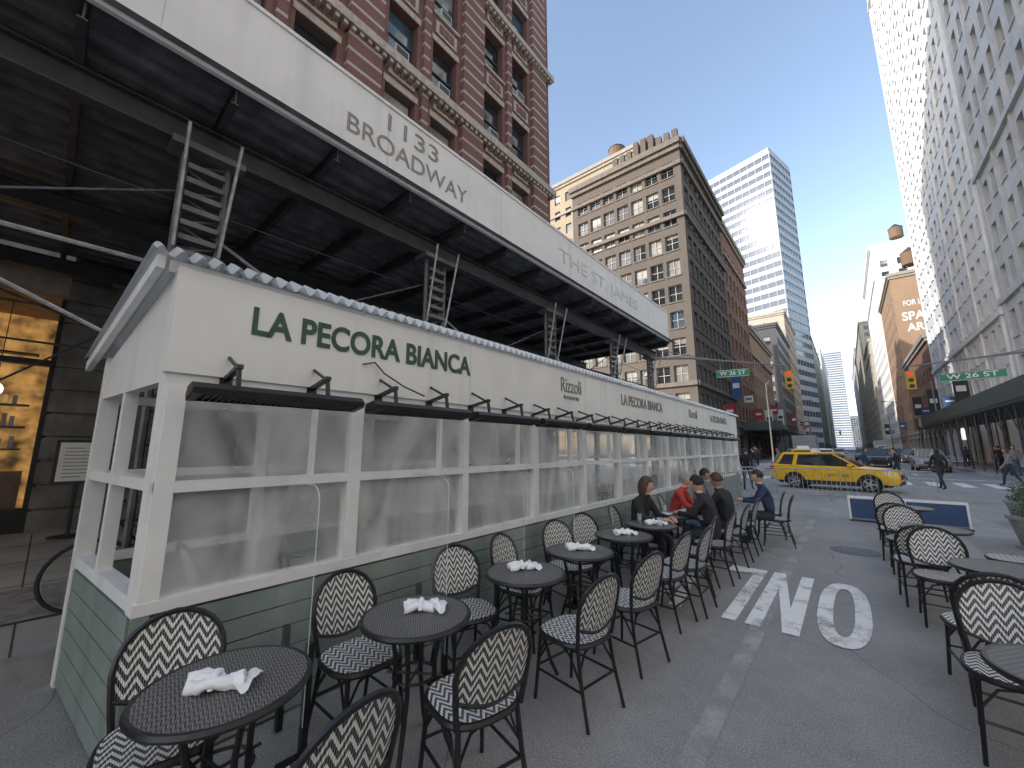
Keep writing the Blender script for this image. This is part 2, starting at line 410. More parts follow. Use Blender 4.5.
# ------------------------------------------------------------ corner building (brick & stone office block with scaffold)
BR1=brickmat('red_brick',(.22,.085,.065),(.165,.068,.052),(.18,.15,.13),stripe=None)
BRS=brickmat('banded_brick',(.22,.085,.065),(.165,.068,.052),(.18,.15,.13),stripe=(.62,.2,(.46,.41,.35)))
TERRA=M('terracotta_trim',(.42,.35,.29),.7,var=.2,scale=5,streak=.4)
def office1133():
    mb=MB(); X=-12.0; y0,y1=-14,17.6; H=68; f=Face(mb,(X,y0),(0,1),(1,0)); W=y1-y0
    nn=[]
    yc=14.8
    while yc-2.15-.68>y0:
        for c in (yc,yc-2.15): nn.append((c-.68-y0,c+.68-y0))
        yc-=5.35
    nn.sort()
    rw=[(9.4+3.85*i,9.4+3.85*i+2.35) for i in range(15)]
    f.wall(W,8.2,H,nn,rw,BR1,[G1,G1,G2],.38,M('dark_window_frame',(.07,.06,.055),.5),TERRA,1,TERRA,ac=.18)
    yc=14.8
    while yc>-12:
        for ps in ((yc+.95,yc+2.25),):
            f.box(ps[0]-y0,min(ps[1],17.6)-y0,8.2,H,-.22,-.003,BRS)
        for c in (yc,yc-2.15):
            for i in range(14):
                z=9.4+3.85*i+2.35+.32
                f.box(c-.6-y0,c+.6-y0,z+.12,z+.8,-.07,-.003,TERRA)
                for q in (-.3,0,.3): f.box(c+q-.12-y0,c+q+.12-y0,z+.25,z+.67,-.11,-.072,BR1)
        f.box(yc-1.075-.16-y0,yc-1.075+.16-y0,8.2,H,-.16,-.003,BRS)
        yc-=5.35
    for z in (8.2,16.4-.0,12.75+3.85*3):
        f.box(0,W+.1,z,z+.32,-.4,-.004,TERRA); f.box(0,W+.1,z+.32,z+.5,-.3,-.004,TERRA)
        u=.2
        while u<W: f.box(u,u+.14,z-.16,z-.003,-.33,-.004,TERRA); u+=.3
    f.box(0,W+.5,H-1.2,H,-1.0,-.004,TERRA)
    n=Face(mb,(X,y1),(-1,0),(0,1)); n.wall(14,8.2,H,cols(14,5,1.3),rw,BR1,[G1,G2],.3)
    n.q(0,14,0,8.2,0,WALLD)
    mb.quad((-26,y0,0),(-26,y1,0),(-26,y1,H),(-26,y0,H),BR1); mb.quad((-26,y0,0),(X,y0,0),(X,y0,H),(-26,y0,H),BR1)
    mb.quad((-26,y0,H),(X,y0,H),(X,y1,H),(-26,y1,H),BR1)
    ys=[-12,-6.6,-.7,4.1,9.45,14.8]
    pier=1.9
    for i,yc in enumerate(ys):
        a=yc+.6;b=a+pier
        z=.15
        while z<7.6:
            hh=min(.46,8.2-z); f.box(a-y0,b-y0,z,z+hh-.05,-.12,.5,WALLD); f.box(a+.04-y0,b-.04-y0,z+hh-.05,z+hh,-.05,.5,WALLD); z+=hh
        c=b; d=ys[i+1]+.6 if i<5 else 17.6
        c0,d0=c-y0,d-y0
        if d<=17.6 and d-c>.5:
            lit=yc in(-12,-6.6)
            f.q(c0,d0,5.3,8.2,.3,WALLD); f.box(c0,d0,4.85,5.3,.0,.45,TERRA)
            if not lit: f.q(c0,d0,3.55,4.85,.45,G1); f.q(c0,d0,.6,3.4,.5,G1)
            else:
                f.q(c0,d0,.2,4.85,2.6,LIT); f.box(c0,d0,.15,.2,.5,2.6,WOODI); f.box(c0,d0,4.85,4.9,.45,2.6,WOODI)
                f.q(c0,d0,3.52,4.85,.46,CLEAR); f.q(c0,d0,.6,3.4,.47,CLEAR)
                for yy in (c0,d0-.01): f.box(yy,yy+.01,.2,4.85,.5,2.6,WOODI)
                f.box(c0+.2,d0-.2,.2,1.25,1.6,2.1,WOODI)
                for zz in (1.7,2.2,2.7,3.9): f.box(c0+.3,d0-.3,zz,zz+.04,2.3,2.58,BLKM)
                for zz in (1.74,2.24,2.74):
                    u=c0+.35
                    while u<d0-.4:
                        hh=random.uniform(.18,.34); mm=random.choice((BLKM,WOODI,G3,G2)); f.box(u,u+.07,zz,zz+hh,2.4,2.5,mm); u+=random.uniform(.1,.2)
                for k in range(3):
                    u=c0+(d0-c0)*(k+.6)/3.2; q=f.p(u,2.95,1.2); mb.sphere(q,(.11,.11,.13),WARM,10,7); mb.tube([(q[0],q[1],3.08),(q[0],q[1],4.85)],.01,4,BLK)
            f.box(c0,d0,3.4,3.52,.25,.44,BLKM); f.q(c0,d0,.1,.6,.4,BLKM)
            nn=4
            for k in range(nn+1):
                u=c0+(d0-c0-.08)*k/nn; f.box(u,u+.08,.6,4.85,.3,.45,BLKM)
    f.q(0,-12+.6-y0,0,8.2,.55,WALLD)
    f.q(-.1-y0,W,0,8.2,.55,WALLD)
    mb.obj('unseen_sun_blocking_building')
    q=MB(); q.box(-11.0,-10.95,.1,.75,1.1,1.9,BLKM); q.box(-10.948,-10.94,.15,.7,1.15,1.85,WPAN); q.tube([(-10.97,.42,1.1),(-10.97,.42,.15)],.03,6,BLKM); q.disc((-10.97,.42),.25,.15,.18,14,BLKM)
    for k in range(9): q.box(-10.939,-10.937,.22,.22+random.uniform(.2,.42),1.22+k*.065,1.235+k*.065,GREYT)
    q.obj('menu_board')
office1133()

# ------------------------------------------------------------ sidewalk scaffold bridge
def scaffold():
    root=empty('sidewalk_scaffold',(0,0,0))
    PX=-4.6; y0,y1=-12,14.9; DZ=.14
    d=MB()
    x=-11.9; z=5.5+DZ; xs=[]
    while x<PX-.02:
        xs+= [(x,z+.09),(x+.11,z+.09),(x+.15,z),(x+.27,z)]; x+=.31
    vs=[];fs=[]
    for (a,b) in xs: vs+=[(a,y0,b),(a,y1,b)]
    for i in range(len(xs)-1): fs.append((2*i,2*i+1,2*i+3,2*i+2))
    d.add(vs,fs,DECK); d.quad((-11.95,y0,5.6+DZ),(PX-.05,y0,5.6+DZ),(PX-.05,y1-.1,5.6+DZ),(-11.95,y1-.1,5.6+DZ),DECK)
    d.obj('deck',root)
    b=MB()
    y=y0+.5
    while y<y1:
        b.box(-11.9,PX-.06,y,y+.07,5.28+DZ,5.295+DZ,DARKST); b.box(-11.9,PX-.06,y+.03,y+.045,5.295+DZ,5.47+DZ,DARKST); b.box(-11.9,PX-.06,y,y+.07,5.47+DZ,5.485+DZ,DARKST)
        y+=1.12
    posts=[.8-3.5*3,.8-3.5*2,.8-3.5,.8,4.15,7.75,11.25,14.3]
    for X in (-5.35,-8.4,-11.4):
        b.box(X-.08,X+.08,y0,y1,4.98+DZ,5.0+DZ,DARKST); b.box(X-.012,X+.012,y0,y1,5.0+DZ,5.25+DZ,DARKST); b.box(X-.08,X+.08,y0,y1,5.25+DZ,5.27+DZ,DARKST)
    b.obj('beams',root)
    t=MB()
    for yy in posts:
        for X in (-5.35,-11.4):
            for dy in (-.2,.2): t.tube([(X,yy+dy,.16),(X,yy+dy,4.98+DZ)],.036,8,POSTM)
            t.box(X-.16,X+.16,yy-.3,yy+.3,.15,.17,STEEL)
            z=.6; k=0
            while z<4.9:
                t.box(X-.07,X+.07,yy-.17,yy+.17,z,z+.06,POSTM)
                if k%2: t.tube([(X,yy-.17,z+.03),(X,yy+.17,z+.17)],.014,5,POSTM)
                else: t.tube([(X,yy+.17,z+.03),(X,yy-.17,z+.17)],.014,5,POSTM)
                z+=.17; k+=1
            t.box(X-.16,X+.16,yy-.34,yy+.34,4.9+DZ,4.975+DZ,POSTM)
        for dy in (-.2,.2):
            t.tube([(-5.28,yy+dy,3.9),(-5.0,yy+dy*1.2,5.2)],.018,6,STEEL)
        t.tube([(-5.42,yy+.1,4.0),(-8.3,yy+.1,5.1)],.022,6,POSTM); t.tube([(-11.3,yy+.1,4.0),(-8.5,yy+.1,5.1)],.022,6,POSTM)
    for X,zz in ((-5.45,3.7),): t.tube([(X,y0,zz),(X,15,zz)],.024,6,STEEL)
    for X,zz in ((-11.3,3.7),(-11.3,4.4)): t.tube([(X,y0,zz),(X,15,zz)],.022,6,POSTM)
    for i in range(len(posts)-1):
        a,c=posts[i],posts[i+1]
        t.tube([(-5.5,a,4.3),(-5.5,c,2.6)],.02,6,STEEL)
        t.tube([(-5.42,a+.2,3.0),(-5.42,c-.2,4.6)],.012,6,POSTM)
        t.tube([(-11.35,a,1.0),(-11.35,c,4.4)],.02,6,POSTM)
        t.tube([(-5.5,a,3.95),(-11.3,a,3.95)],.02,6,POSTM)
        t.tube([(-5.5,a,3.95),(-11.3,c,3.95)],.016,6,POSTM)
    t.tube([(-5.6,y0,4.62),(-5.6,0,4.55),(-5.6,6,4.6),(-5.6,15,4.6)],.008,4,BLK)
    t.obj('posts_and_braces',root,smooth=True)
    p=MB(); 
    y=y0; zb,zt=5.64,6.68
    pts=[(PX,y0),(PX,14.2)]+[(PX-.7+.7*math.cos(a*math.pi/16),14.2+.7*math.sin(a*math.pi/16)) for a in range(1,9)]+[(-11.9,14.9)]
    for i in range(len(pts)-1):
        (ax,ay),(bx,by)=pts[i],pts[i+1]
        p.quad((ax,ay,zb),(bx,by,zb),(bx,by,zt),(ax,ay,zt),PARA)
    p.quad((PX-.04,y0,zb),(PX-.04,14.2,zb),(PX-.04,14.2,zt),(PX-.04,y0,zt),PARA)
    p.box(PX-.04,PX+.015,y0,14.2,zb-.05,zb-.002,PARA)
    p.box(PX-.06,PX+.02,y0,14.2,zt+.002,zt+.05,PARA)
    yy=y0
    while yy<14: p.box(PX+.0,PX+.003,yy,yy+.012,zb,zt,FAINT); yy+=2.44
    p.obj('parapet',root,smooth=False)
    text('1133',(PX+.006,3.05,6.42),(rad(90),0,rad(90)),.92,.27,GREYT,root,'street_number')
    text('BROADWAY',(PX+.006,3.1,6.02),(rad(90),0,rad(90)),2.15,.27,GREYT,root,'street_name')
    text('THE ST. JAMES',(PX+.006,9.3,6.15),(rad(90),0,rad(90)),4.4,.42,FAINT,root,'faded_lettering')
scaffold()

# ------------------------------------------------------------ dining shed
def shed():
    root=empty('restaurant_dining_shed'); X=-3.06; y0,y1=.42,16.2; XB=-4.75
    n=13
    fr=MB(); fm=MB(); sg=MB()
    f=Face(fr,(X,y0),(0,1),(1,0)); ff=Face(fm,(X,y0),(0,1),(1,0)); W=y1-y0
    fs=Face(sg,(X,y0),(0,1),(1,0)); 
    for i in range(6):
        z=.02+i*.135; fs.box(0,W,z,z+.126,-.012,.03,SAGE)
    fs.box(0,W,0.0,.84,.03,.07,SAGE)
    e0=Vector((X,y0)); e1=Vector((XB,.25)); U=(e1-e0); L=U.length
    es=Face(sg,(X,y0),(U.x,U.y),(U.y,-U.x)); 
    if es.N.y>0: es.N=-es.N
    for i in range(6):
        z=.02+i*.135; es.box(.08,L,z,z+.126,-.012,.03,SAGE)
    sg.box(X-.01,X+.02,y0-.015,y0+.06,.0,.84,SAGE)
    bs=Face(sg,(XB,.25),(0,1),(-1,0)); bs.box(0,W,0,.84,0,.05,SAGE)
    sg.obj('siding',root)
    f.box(-.02,W,.84,.905,-.025,.09,WHITE); f.box(0,W,1.49,1.555,-.015,.075,WHITE); f.box(0,W,2.12,2.2,-.012,.08,WHITE)
    for i in range(n+1):
        u=W*i/n; wd=.065 if i%2 else .05
        a=max(0,u-wd); b=min(W,u+wd*.6)
        if i==0:a,b=0,.09
        f.box(a,b,.905,2.12,-.02,.085,WHITE)
        if i<n:
            st=W/n
            um=u+st*.72
            f.box(um-.015,um+.015,1.555,2.12,-.005,.05,WHITE)
            ff.q(u+.01,u+st-.0,.9,2.15,.045,FILM)
    f.box(-.03,W,2.2,2.86,-.035,.05,WPAN); 
    u=2.44
    while u<W: f.box(u,u+.006,2.2,2.86,-.037,-.0355,FAINT); u+=2.44
    e=Face(fr,(X,y0),(U.x,U.y),(U.y,-U.x)); 
    if e.N.y>0: e.N=-e.N
    e.box(0,.1,0.84,2.86,-.02,.09,WHITE)
    e.box(L-.09,L,0.0,2.5,-.02,.09,WHITE); e.box(L*.55,L*.55+.07,.84,2.3,-.005,.07,WHITE)
    e.box(.1,L-.09,.84,.92,-.01,.08,WHITE); e.box(.1,L-.09,1.5,1.57,-.008,.07,WHITE)
    def P(u,z,d): return e.p(u,z,d)
    e.mb.hexa([P(.1,2.15,-.012),P(L-.09,2.15,-.012),P(L-.09,2.15,.05),P(.1,2.15,.05)],[P(.1,2.86,-.012),P(L-.09,2.45,-.012),P(L-.09,2.45,.05),P(.1,2.86,.05)],WPAN)
    b=Face(fr,(XB,.25),(0,1),(-1,0))
    for z in (.84,1.5,2.12,2.4): b.box(0,W,z,z+.07,0,.07,WHITE)
    for i in range(n+1):
        u=W*i/n; b.box(max(0,u-.05),min(W,u+.05),0,2.45,-.005,.075,WHITE)
    Face(fm,(XB,.25),(0,1),(-1,0)).q(W*.08,W,.9,2.45,.04,FILM)
    y=y0-.0
    while y<y1:
        fr.hexa([(X-.02,y,2.80),(XB-.2,y-.15*(y<1),2.40),(XB-.2,y+.04-.15*(y<1),2.40),(X-.02,y+.04,2.80)],[(X-.02,y,2.89),(XB-.2,y-.15*(y<1),2.49),(XB-.2,y+.04-.15*(y<1),2.49),(X-.02,y+.04,2.89)],WHITE); y+=.61
    fr.box(XB,X-.1,y1-.05,y1,0,2.86,WHITE); fr.box(XB+.05,X-.1,y0+.1,y1-.05,.1,.14,WOODT)
    fr.obj('timber_frame',root); fm.obj('vinyl_windows',root)
    rf=MB(); prof=[(X+.10,2.905),(X-.14,3.02),(XB-.35,2.53)]
    st_=.0165; OV=.15
    ny=int((y1-y0+OV+.2)/st_); vs=[];fsx=[]
    for j in range(ny+1):
        y=y0-OV+j*st_; c=.03*math.sin(j*2*math.pi/6)
        for (x,z) in prof: vs.append((x,y-(.16 if x<-4 else 0),z+c))
    for j in range(ny):
        for k in range(2): fsx.append((j*3+k,j*3+k+1,(j+1)*3+k+1,(j+1)*3+k))
    rf.add(vs,fsx,POLY); rf.obj('corrugated_roof',root,smooth=False)
    ru=MB(); ru.box(X-.2,X-.16,y0-.05,y1,2.88,2.96,WHITE); ru.hexa([(X-.02,y0-.13,2.84),(XB-.3,y0-.29,2.42),(XB-.3,y0-.25,2.42),(X-.02,y0-.09,2.84)],[(X-.02,y0-.13,2.92),(XB-.3,y0-.29,2.50),(XB-.3,y0-.25,2.50),(X-.02,y0-.09,2.92)],WHITE); ru.obj('roof_edge',root)
    R=(rad(90),0,rad(90)); XT=X+.041
    text('LA PECORA BIANCA',(XT,1.82,2.605),R,2.05,.20,GREENT,root,'restaurant_lettering',bold=.022)
    text('Rizzoli',(XT,4.9,2.64),R,.55,.21,GREYT,root,'bookshop_lettering',bold=0)
    text('BOOKSTORE',(XT,4.9,2.47),R,.42,.05,GREYT,root,'bookshop_lettering')
    text('LA PECORA BIANCA',(XT,7.6,2.605),R,2.05,.20,GREYT,root,'restaurant_lettering',bold=.022)
    text('Rizzoli',(XT,10.9,2.62),R,.7,.22,GREYT,root,'bookshop_lettering')
    text('LA PECORA BIANCA',(XT,13.6,2.605),R,2.05,.20,GREYT,root,'restaurant_lettering',bold=.022)
    return root
shed()
# ------------------------------------------------------------ heaters
def heater_mesh():
    m=MB(); L=1.0
    pr=[(-.07,.0),(.07,.0),(.085,.035),(.05,.075),(-.05,.075),(-.085,.035)]
    n=6; vs=[(x,-L/2,z) for x,z in pr]+[(x,L/2,z) for x,z in pr]
    m.add(vs,[(k,(k+1)%n,n+(k+1)%n,n+k) for k in range(1,n)]+[tuple(range(n)),tuple(range(n,2*n))],BLK)
    m.box(-.06,.06,-L/2+.05,L/2-.05,.012,.024,HEAT)
    for i in range(30):
        y=-L/2+.04+i*(L-.08)/29; m.box(-.07,.07,y-.004,y+.004,.0,.004,BLK)
    for x in (-.03,0,.03): m.box(x-.003,x+.003,-L/2+.03,L/2-.03,.005,.009,BLK)
    for y in (-L/2+.02,L/2-.02): m.box(-.072,.072,y-.02,y+.02,-.002,.01,BLK)
    for y in (-.27,.27):
        m.box(-.01,.01,y-.012,y+.012,.07,.2,BLK)
        m.box(-.275,.02,y-.018,y+.018,.2,.225,BLK)
        m.box(-.275,-.255,y-.035,y+.035,.12,.4,BLK)
        m.tube([(-.26,y,.38),(-.02,y,.21)],.012,5,BLK)
    return m.mesh('patio_heater')
hm=heater_mesh()
for i in range(13):
    o=inst('patio_heater',hm,None,(-2.75,.97+i*1.095,2.03-.004*i)); o.rotation_euler=(0,rad(-12+random.uniform(-3,3)),random.uniform(-.01,.01))
cb=MB()
cb.tube([(-3.01,1.62,2.44),(-3.0,1.72,2.47),(-2.97,1.8,2.38),(-2.9,1.95,2.28),(-2.8,2.1,2.2)],.007,5,BLK); cb.obj('heater_cable')

# ------------------------------------------------------------ acrylic dividers
AED=M('acrylic_edge',(.6,.65,.65),.2)
for i,y in enumerate([1.12,2.15,3.12,4.05,5.0,6.0,7.0,8.0]):
    m=MB(); r=.1; x0,x1,z0,z1=-3.0,-2.5,.2,1.52
    pts=[(x0,z0),(x1,z0),(x1,z1-r)]+[(x1-r+r*math.cos(a*math.pi/10),z1-r+r*math.sin(a*math.pi/10)) for a in range(1,6)]+[(x0,z1)]
    m.add([(x,y,z) for x,z in pts],[tuple(range(len(pts)))],CLEAR)
    m.tube([(x1,y,z0),(x1,y,z1-r)]+[(x1-r+r*math.cos(a*math.pi/10),y,z1-r+r*math.sin(a*math.pi/10)) for a in range(1,6)]+[(x0,y,z1)],.003,5,AED)
    for x in (x1-.03,x0+.12): m.box(x-.02,x+.02,y+.004,y+.04,0.02,.62,BLK)
    m.box(x1-.1,x1+.04,y-.09,y+.13,.0,.02,BLK)
    m.obj('acrylic_divider')

# ------------------------------------------------------------ chair / table / napkin
def chair_mesh():
    m=MB()
    m.disc((0,0),.215,.445,.47,28,SEATW,BLK,2.8)
    n=28; ring=[]
    for k in range(n):
        a=2*math.pi*k/n;ca,sa=math.cos(a),math.sin(a);e=2/2.8
        ring.append((.218*math.copysign(abs(ca)**e,ca),.218*math.copysign(abs(sa)**e,sa),.452))
    m.tube(ring,.017,6,BLK,closed=True)
    for sx in (-1,1):
        m.tube([(sx*.17,.17,.45),(sx*.18,.185,.25),(sx*.195,.21,0)],[.014,.0135,.012],6,BLK)
        m.tube([(sx*.17,-.17,.46),(sx*.18,-.2,.25),(sx*.195,-.26,0)],[.014,.0135,.012],6,BLK)
        m.tube([(sx*.185,.19,.2),(sx*.187,-.215,.2)],.009,5,BLK)
        m.tube([(sx*.185,.19,.25),(sx*.17,.1,.38),(sx*.165,0,.43),(sx*.17,-.1,.38),(sx*.185,-.2,.25)],.008,5,BLK)
    m.tube([(-.185,.19,.22),(.185,.19,.22)],.009,5,BLK); m.tube([(-.187,-.21,.22),(.187,-.21,.22)],.009,5,BLK)
    for yy in (.17,-.17): m.tube([(-.18,yy*1.08,.28),(-.1,yy,.4),(0,yy,.43),(.1,yy,.4),(.18,yy*1.08,.28)],.008,5,BLK)
    def bk(z): return -.2-.11*(z-.46)/.44
    def cv(x): return .28*x*x*3.2
    path=[(-.185,-.185,.45),(-.2,-.2+.0,.55)]
    for k in range(13):
        a=math.pi-(math.pi*k/12); x=.215*math.cos(a); z=.68+.215*max(0,math.sin(a))**.9
        path.append((x,bk(z)+cv(x)*.8,z))
    path+=[(.2,-.2,.55),(.185,-.185,.45)]
    m.tube(path,.015,6,BLK)
    low=[]
    for k in range(9):
        x=-.2+.4*k/8; z=.575-.055*math.cos(x/.2*math.pi/2); low.append((x,bk(z)+cv(x)*.8,z))
    m.tube(low,.011,6,BLK)
    N=12;vs=[];fs=[]
    for i in range(N+1):
        x=-.2+.4*i/N; zl=.575-.055*math.cos(x/.2*math.pi/2); zt=.68+.215*max(0,1-(x/.215)**2)**.45
        for j in range(5):
            z=zl+(zt-zl)*j/4; vs.append((x,bk(z)+cv(x)*.8,z))
    for i in range(N):
        for j in range(4): fs.append((i*5+j,(i+1)*5+j,(i+1)*5+j+1,i*5+j+1))
    m.add(vs,fs,BACKW)
    return m.mesh('bistro_chair',True)
def sharp(me,a=40):
    try: me.set_sharp_from_angle(angle=rad(a))
    except: pass
    return me
CH=sharp(chair_mesh())
def table_mesh():
    m=MB(); m.disc((0,0),.315,.728,.748,36,TOPW,BLK)
    m.tube([(.317*math.cos(k*math.pi/18),.317*math.sin(k*math.pi/18),.735) for k in range(36)],.016,6,BLK,closed=True)
    for k in range(4):
        a=math.pi/4+k*math.pi/2;c,s=math.cos(a),math.sin(a)
        m.tube([(.17*c,.17*s,.725),(.12*c,.12*s,.5),(.12*c,.12*s,.35),(.2*c,.2*s,.1),(.25*c,.25*s,0)],.014,6,BLK)
    for z,r in ((.42,.125),(.66,.15)): m.tube([(r*math.cos(k*math.pi/10),r*math.sin(k*math.pi/10),z) for k in range(20)],.009,5,BLK,closed=True)
    m.tube([(-.12,-.12,.42),(.12,.12,.42)],.008,5,BLK); m.tube([(.12,-.12,.42),(-.12,.12,.42)],.008,5,BLK)
    return m.mesh('bistro_table',True)
TB=sharp(table_mesh())
def napkin_mesh(seed):
    rr=random.Random(seed); m=MB()
    for q in range(3):
        pts=[];rs=[];N=14; ph=rr.uniform(0,6)
        for i in range(N):
            t=i/(N-1)-.5
            pts.append((t*.2+.01*math.sin(ph+9*t),(.02*math.sin(ph+5*t))+(q-1)*.022,.028+.012*math.cos(q+7*t)+.0)); rs.append(.016+.012*abs(t)*2+.005*rr.random())
        o=len(m.v); m.tube(pts,rs,9,NAP)
        for k in range(o,len(m.v)):
            x,y,z=m.v[k]; m.v[k]=(x+rr.uniform(-.003,.003),y+rr.uniform(-.004,.004),max(.001,z+rr.uniform(-.005,.005)))
    m.tube([(0,-.045,.015),(0,-.035,.05),(0,0,.066),(0,.035,.05),(0,.045,.015)],[.012,.013,.014,.013,.012],7,NAP)
    g=[]; 
    for i in range(7):
        for j in range(5): g.append((.06+i*.016,-.04+j*.02+i*.004*(j-2),.02+.016*math.sin(i*1.1+j)+.01*j%.02))
    m.add(g,[(i*5+j,(i+1)*5+j,(i+1)*5+j+1,i*5+j+1) for i in range(6) for j in range(4)],NAP)
    return sharp(m.mesh('napkin',True),80)
NP=[napkin_mesh(i) for i in range(3)]
TX=-2.13
tabY=[.63,1.59,2.67,3.55,4.5,5.35,6.35,7.35,8.5]
for i,y in enumerate(tabY):
    x=TX+random.uniform(-.03,.03)
    inst('bistro_table',TB,None,(x,y,0),random.uniform(0,1.5))
    if i<6: inst('napkin',NP[i%3],None,(x+random.uniform(-.06,.06),y+random.uniform(-.05,.05),.749),random.uniform(-.6,.9)+.6)
wallY=[.5,1.45,2.35,3.1,3.95,4.6,5.65,6.5,7.5,8.9]
for y in wallY: inst('bistro_chair',CH,None,(-2.50+random.uniform(-.04,.04),y,0),rad(-90)+random.uniform(-.35,.2))
for y,dx,rt in [(.78,0,.1),(1.62,0,-.25),(2.62,.02,-.15),(3.42,.05,-.2),(4.35,.02,-.1),(4.85,.1,0),(5.5,.0,.1),(6.1,.1,0),(7.1,.1,0),(7.95,.1,.0),(8.9,.5,.1),(9.6,.3,.1)]:
    inst('bistro_chair',CH,None,(-1.66+dx,y,0),rad(90)+rt)
for x,y in [(.72,3.1),(.9,5.35),(.72,7.4),(.66,9.7)]:
    inst('bistro_table',TB,None,(x,y,0),random.uniform(0,1.5))
for x,y,a in [(.7,2.4,0),(.62,3.8,170),(.64,4.62,8),(.6,6.05,175),(.5,6.7,10),(.5,8.1,185),(.45,9.0,5),(.5,10.4,180),(1.4,3.3,95),(1.55,5.5,85),(1.35,7.5,90)]:
    inst('bistro_chair',CH,None,(x,y,0),rad(a)+random.uniform(-.15,.15))
for k in range(7):
    y=1.6+k*2.0
    inst('bistro_table',TB,None,(-3.95,y,.14),0); inst('bistro_chair',CH,None,(-3.95,y-.55,.14),0.1); inst('bistro_chair',CH,None,(-3.95,y+.55,.14),3.1)
GLS=film('drinking_glass',(.8,.85,.85),.25,0,.02,False); PLT=M('white_plate',(.82,.82,.8),.25,var=.02)
def glass_mesh():
    m=MB(); n=14; prof=[(.0,.0),(.028,0),(.03,.02),(.034,.11),(.031,.11),(.027,.02)]
    m.add([(r*math.cos(2*math.pi*k/n),r*math.sin(2*math.pi*k/n),z) for r,z in prof for k in range(n)],[(i*n+k,i*n+(k+1)%n,(i+1)*n+(k+1)%n,(i+1)*n+k) for i in range(5) for k in range(n)],GLS); return m.mesh('drinking_glass',True)
def plate_mesh():
    m=MB(); n=24; prof=[(.0,.006),(.07,.006),(.11,.018),(.112,.014),(.07,0),(0,0)]
    m.add([(r*math.cos(2*math.pi*k/n),r*math.sin(2*math.pi*k/n),z) for r,z in prof for k in range(n)],[(i*n+k,i*n+(k+1)%n,(i+1)*n+(k+1)%n,(i+1)*n+k) for i in range(5) for k in range(n)],PLT); return m.mesh('plate',True)
gm=glass_mesh(); pm=plate_mesh()
for y in (6.35,7.35,8.5,5.35):
    for dx,dy in ((-.17,.08),(.17,-.09)): inst('drinking_glass',gm,None,(TX+dx,y+dy,.75))
    if y>6: inst('plate',pm,None,(TX-.1,y-.12,.75)); inst('plate',pm,None,(TX+.12,y+.12,.75))

# ------------------------------------------------------------ people
SKIN=[M('skin_light',(.55,.34,.25),.5,var=.06),M('skin_tan',(.4,.23,.15),.5,var=.06)]
def cloth(n,c): return M(n,c,.85,var=.2,scale=12)
JB=cloth('black_coat',(.022,.022,.025)); JN=cloth('navy_coat',(.03,.045,.09)); JR=cloth('red_jacket',(.45,.05,.04)); JG=cloth('grey_coat',(.2,.2,.21)); PT=cloth('dark_trousers',(.03,.033,.045)); JE=cloth('blue_jeans',(.08,.12,.22)); SHO=M('shoe_leather',(.03,.027,.024),.4)
HB=M('hair_brown',(.07,.038,.024),.6,var=.3,scale=40); HD=M('hair_black',(.018,.015,.014),.5,var=.3,scale=40); HG=M('hair_grey',(.3,.29,.28),.6,var=.3,scale=40)
LIP=M('lips',(.35,.12,.1),.5); EYE=M('eye_dark',(.02,.015,.01),.2); EYW=M('eye_white',(.7,.7,.68),.3)
def head(mb,c,T,skin,hair,longhair=False,beanie=None):
    old=mb.T.copy(); mb.T=old@Matrix.Translation(c)@T
    def sh(d):
        x,y,z=d
        w=1.0-.28*max(0,-z)**1.5*(1 if y>-.2 else .6)
        y2=y*(1.0)+(.10*max(0,1-((z+.15)/.22)**2)*max(0,1-(x/.22)**2)*(y>.5))
        if y>.55: y2-=.05*max(0,1-((z-.08)/.15)**2)*max(0,1-((abs(x)-.38)/.25)**2)
        if z<-.5 and y>0: y2+=.08*(-z-.5)
        return Vector((x*w,y2,z))
    mb.sphere((0,0,0),(.074,.095,.118),skin,20,16,sh)
    mb.hexa([(-.011,.085,-.035),(.011,.085,-.035),(.014,.112,-.032),(-.014,.112,-.032)],[(-.007,.085,.012),(.007,.085,.012),(.005,.095,.012),(-.005,.095,.012)],skin)
    for sx in (-1,1):
        mb.sphere((sx*.03,.083,.006),(.013,.008,.007),EYW,8,6); mb.sphere((sx*.03,.089,.006),(.006,.004,.006),EYE,8,6)
        mb.box(sx*.03-.017,sx*.03+.017,.084,.092,.022,.027,hair)
        mb.sphere((sx*.076,-.005,-.005),(.011,.018,.03),skin,8,6)
    mb.sphere((0,.086,-.058),(.024,.008,.007),LIP,10,6)
    def hs(d):
        x,y,z=d
        if y>.35 and z<.38:
            k=.72; return Vector((x*k,y*.62,z*k))
        if z<-.35 and not longhair: return Vector((x*.8,y*.8,-.35+.2*(z+.35)))
        if z<0 and longhair: return Vector((x*1.02,min(y,.15)-.05,z*1.75))
        return d
    mb.sphere((0,-.010,.014),(.088,.108,.124),beanie or hair,20,14,hs)
    mb.T=old
def hand(mb,w,d,up,skin,side):
    w=Vector(w);d=Vector(d).normalized();up=Vector(up).normalized();s=d.cross(up)*side
    mb.tube([w-d*.01,w+d*.04,w+d*.085],[.022,.032,.03],8,skin)
    for k,(off,ln) in enumerate(((-.027,.06),(-.009,.072),(.009,.067),(.027,.052))):
        b=w+d*.082+s*off
        mb.tube([b,b+d*ln*.45-up*.006,b+d*ln*.75-up*.024,b+d*ln*.9-up*.045],[.0095,.009,.008,.006],6,skin)
    b=w+d*.025-s*.026
    mb.tube([b,b-s*.022+d*.02-up*.008,b-s*.026+d*.05-up*.02],[.011,.0095,.007],6,skin)
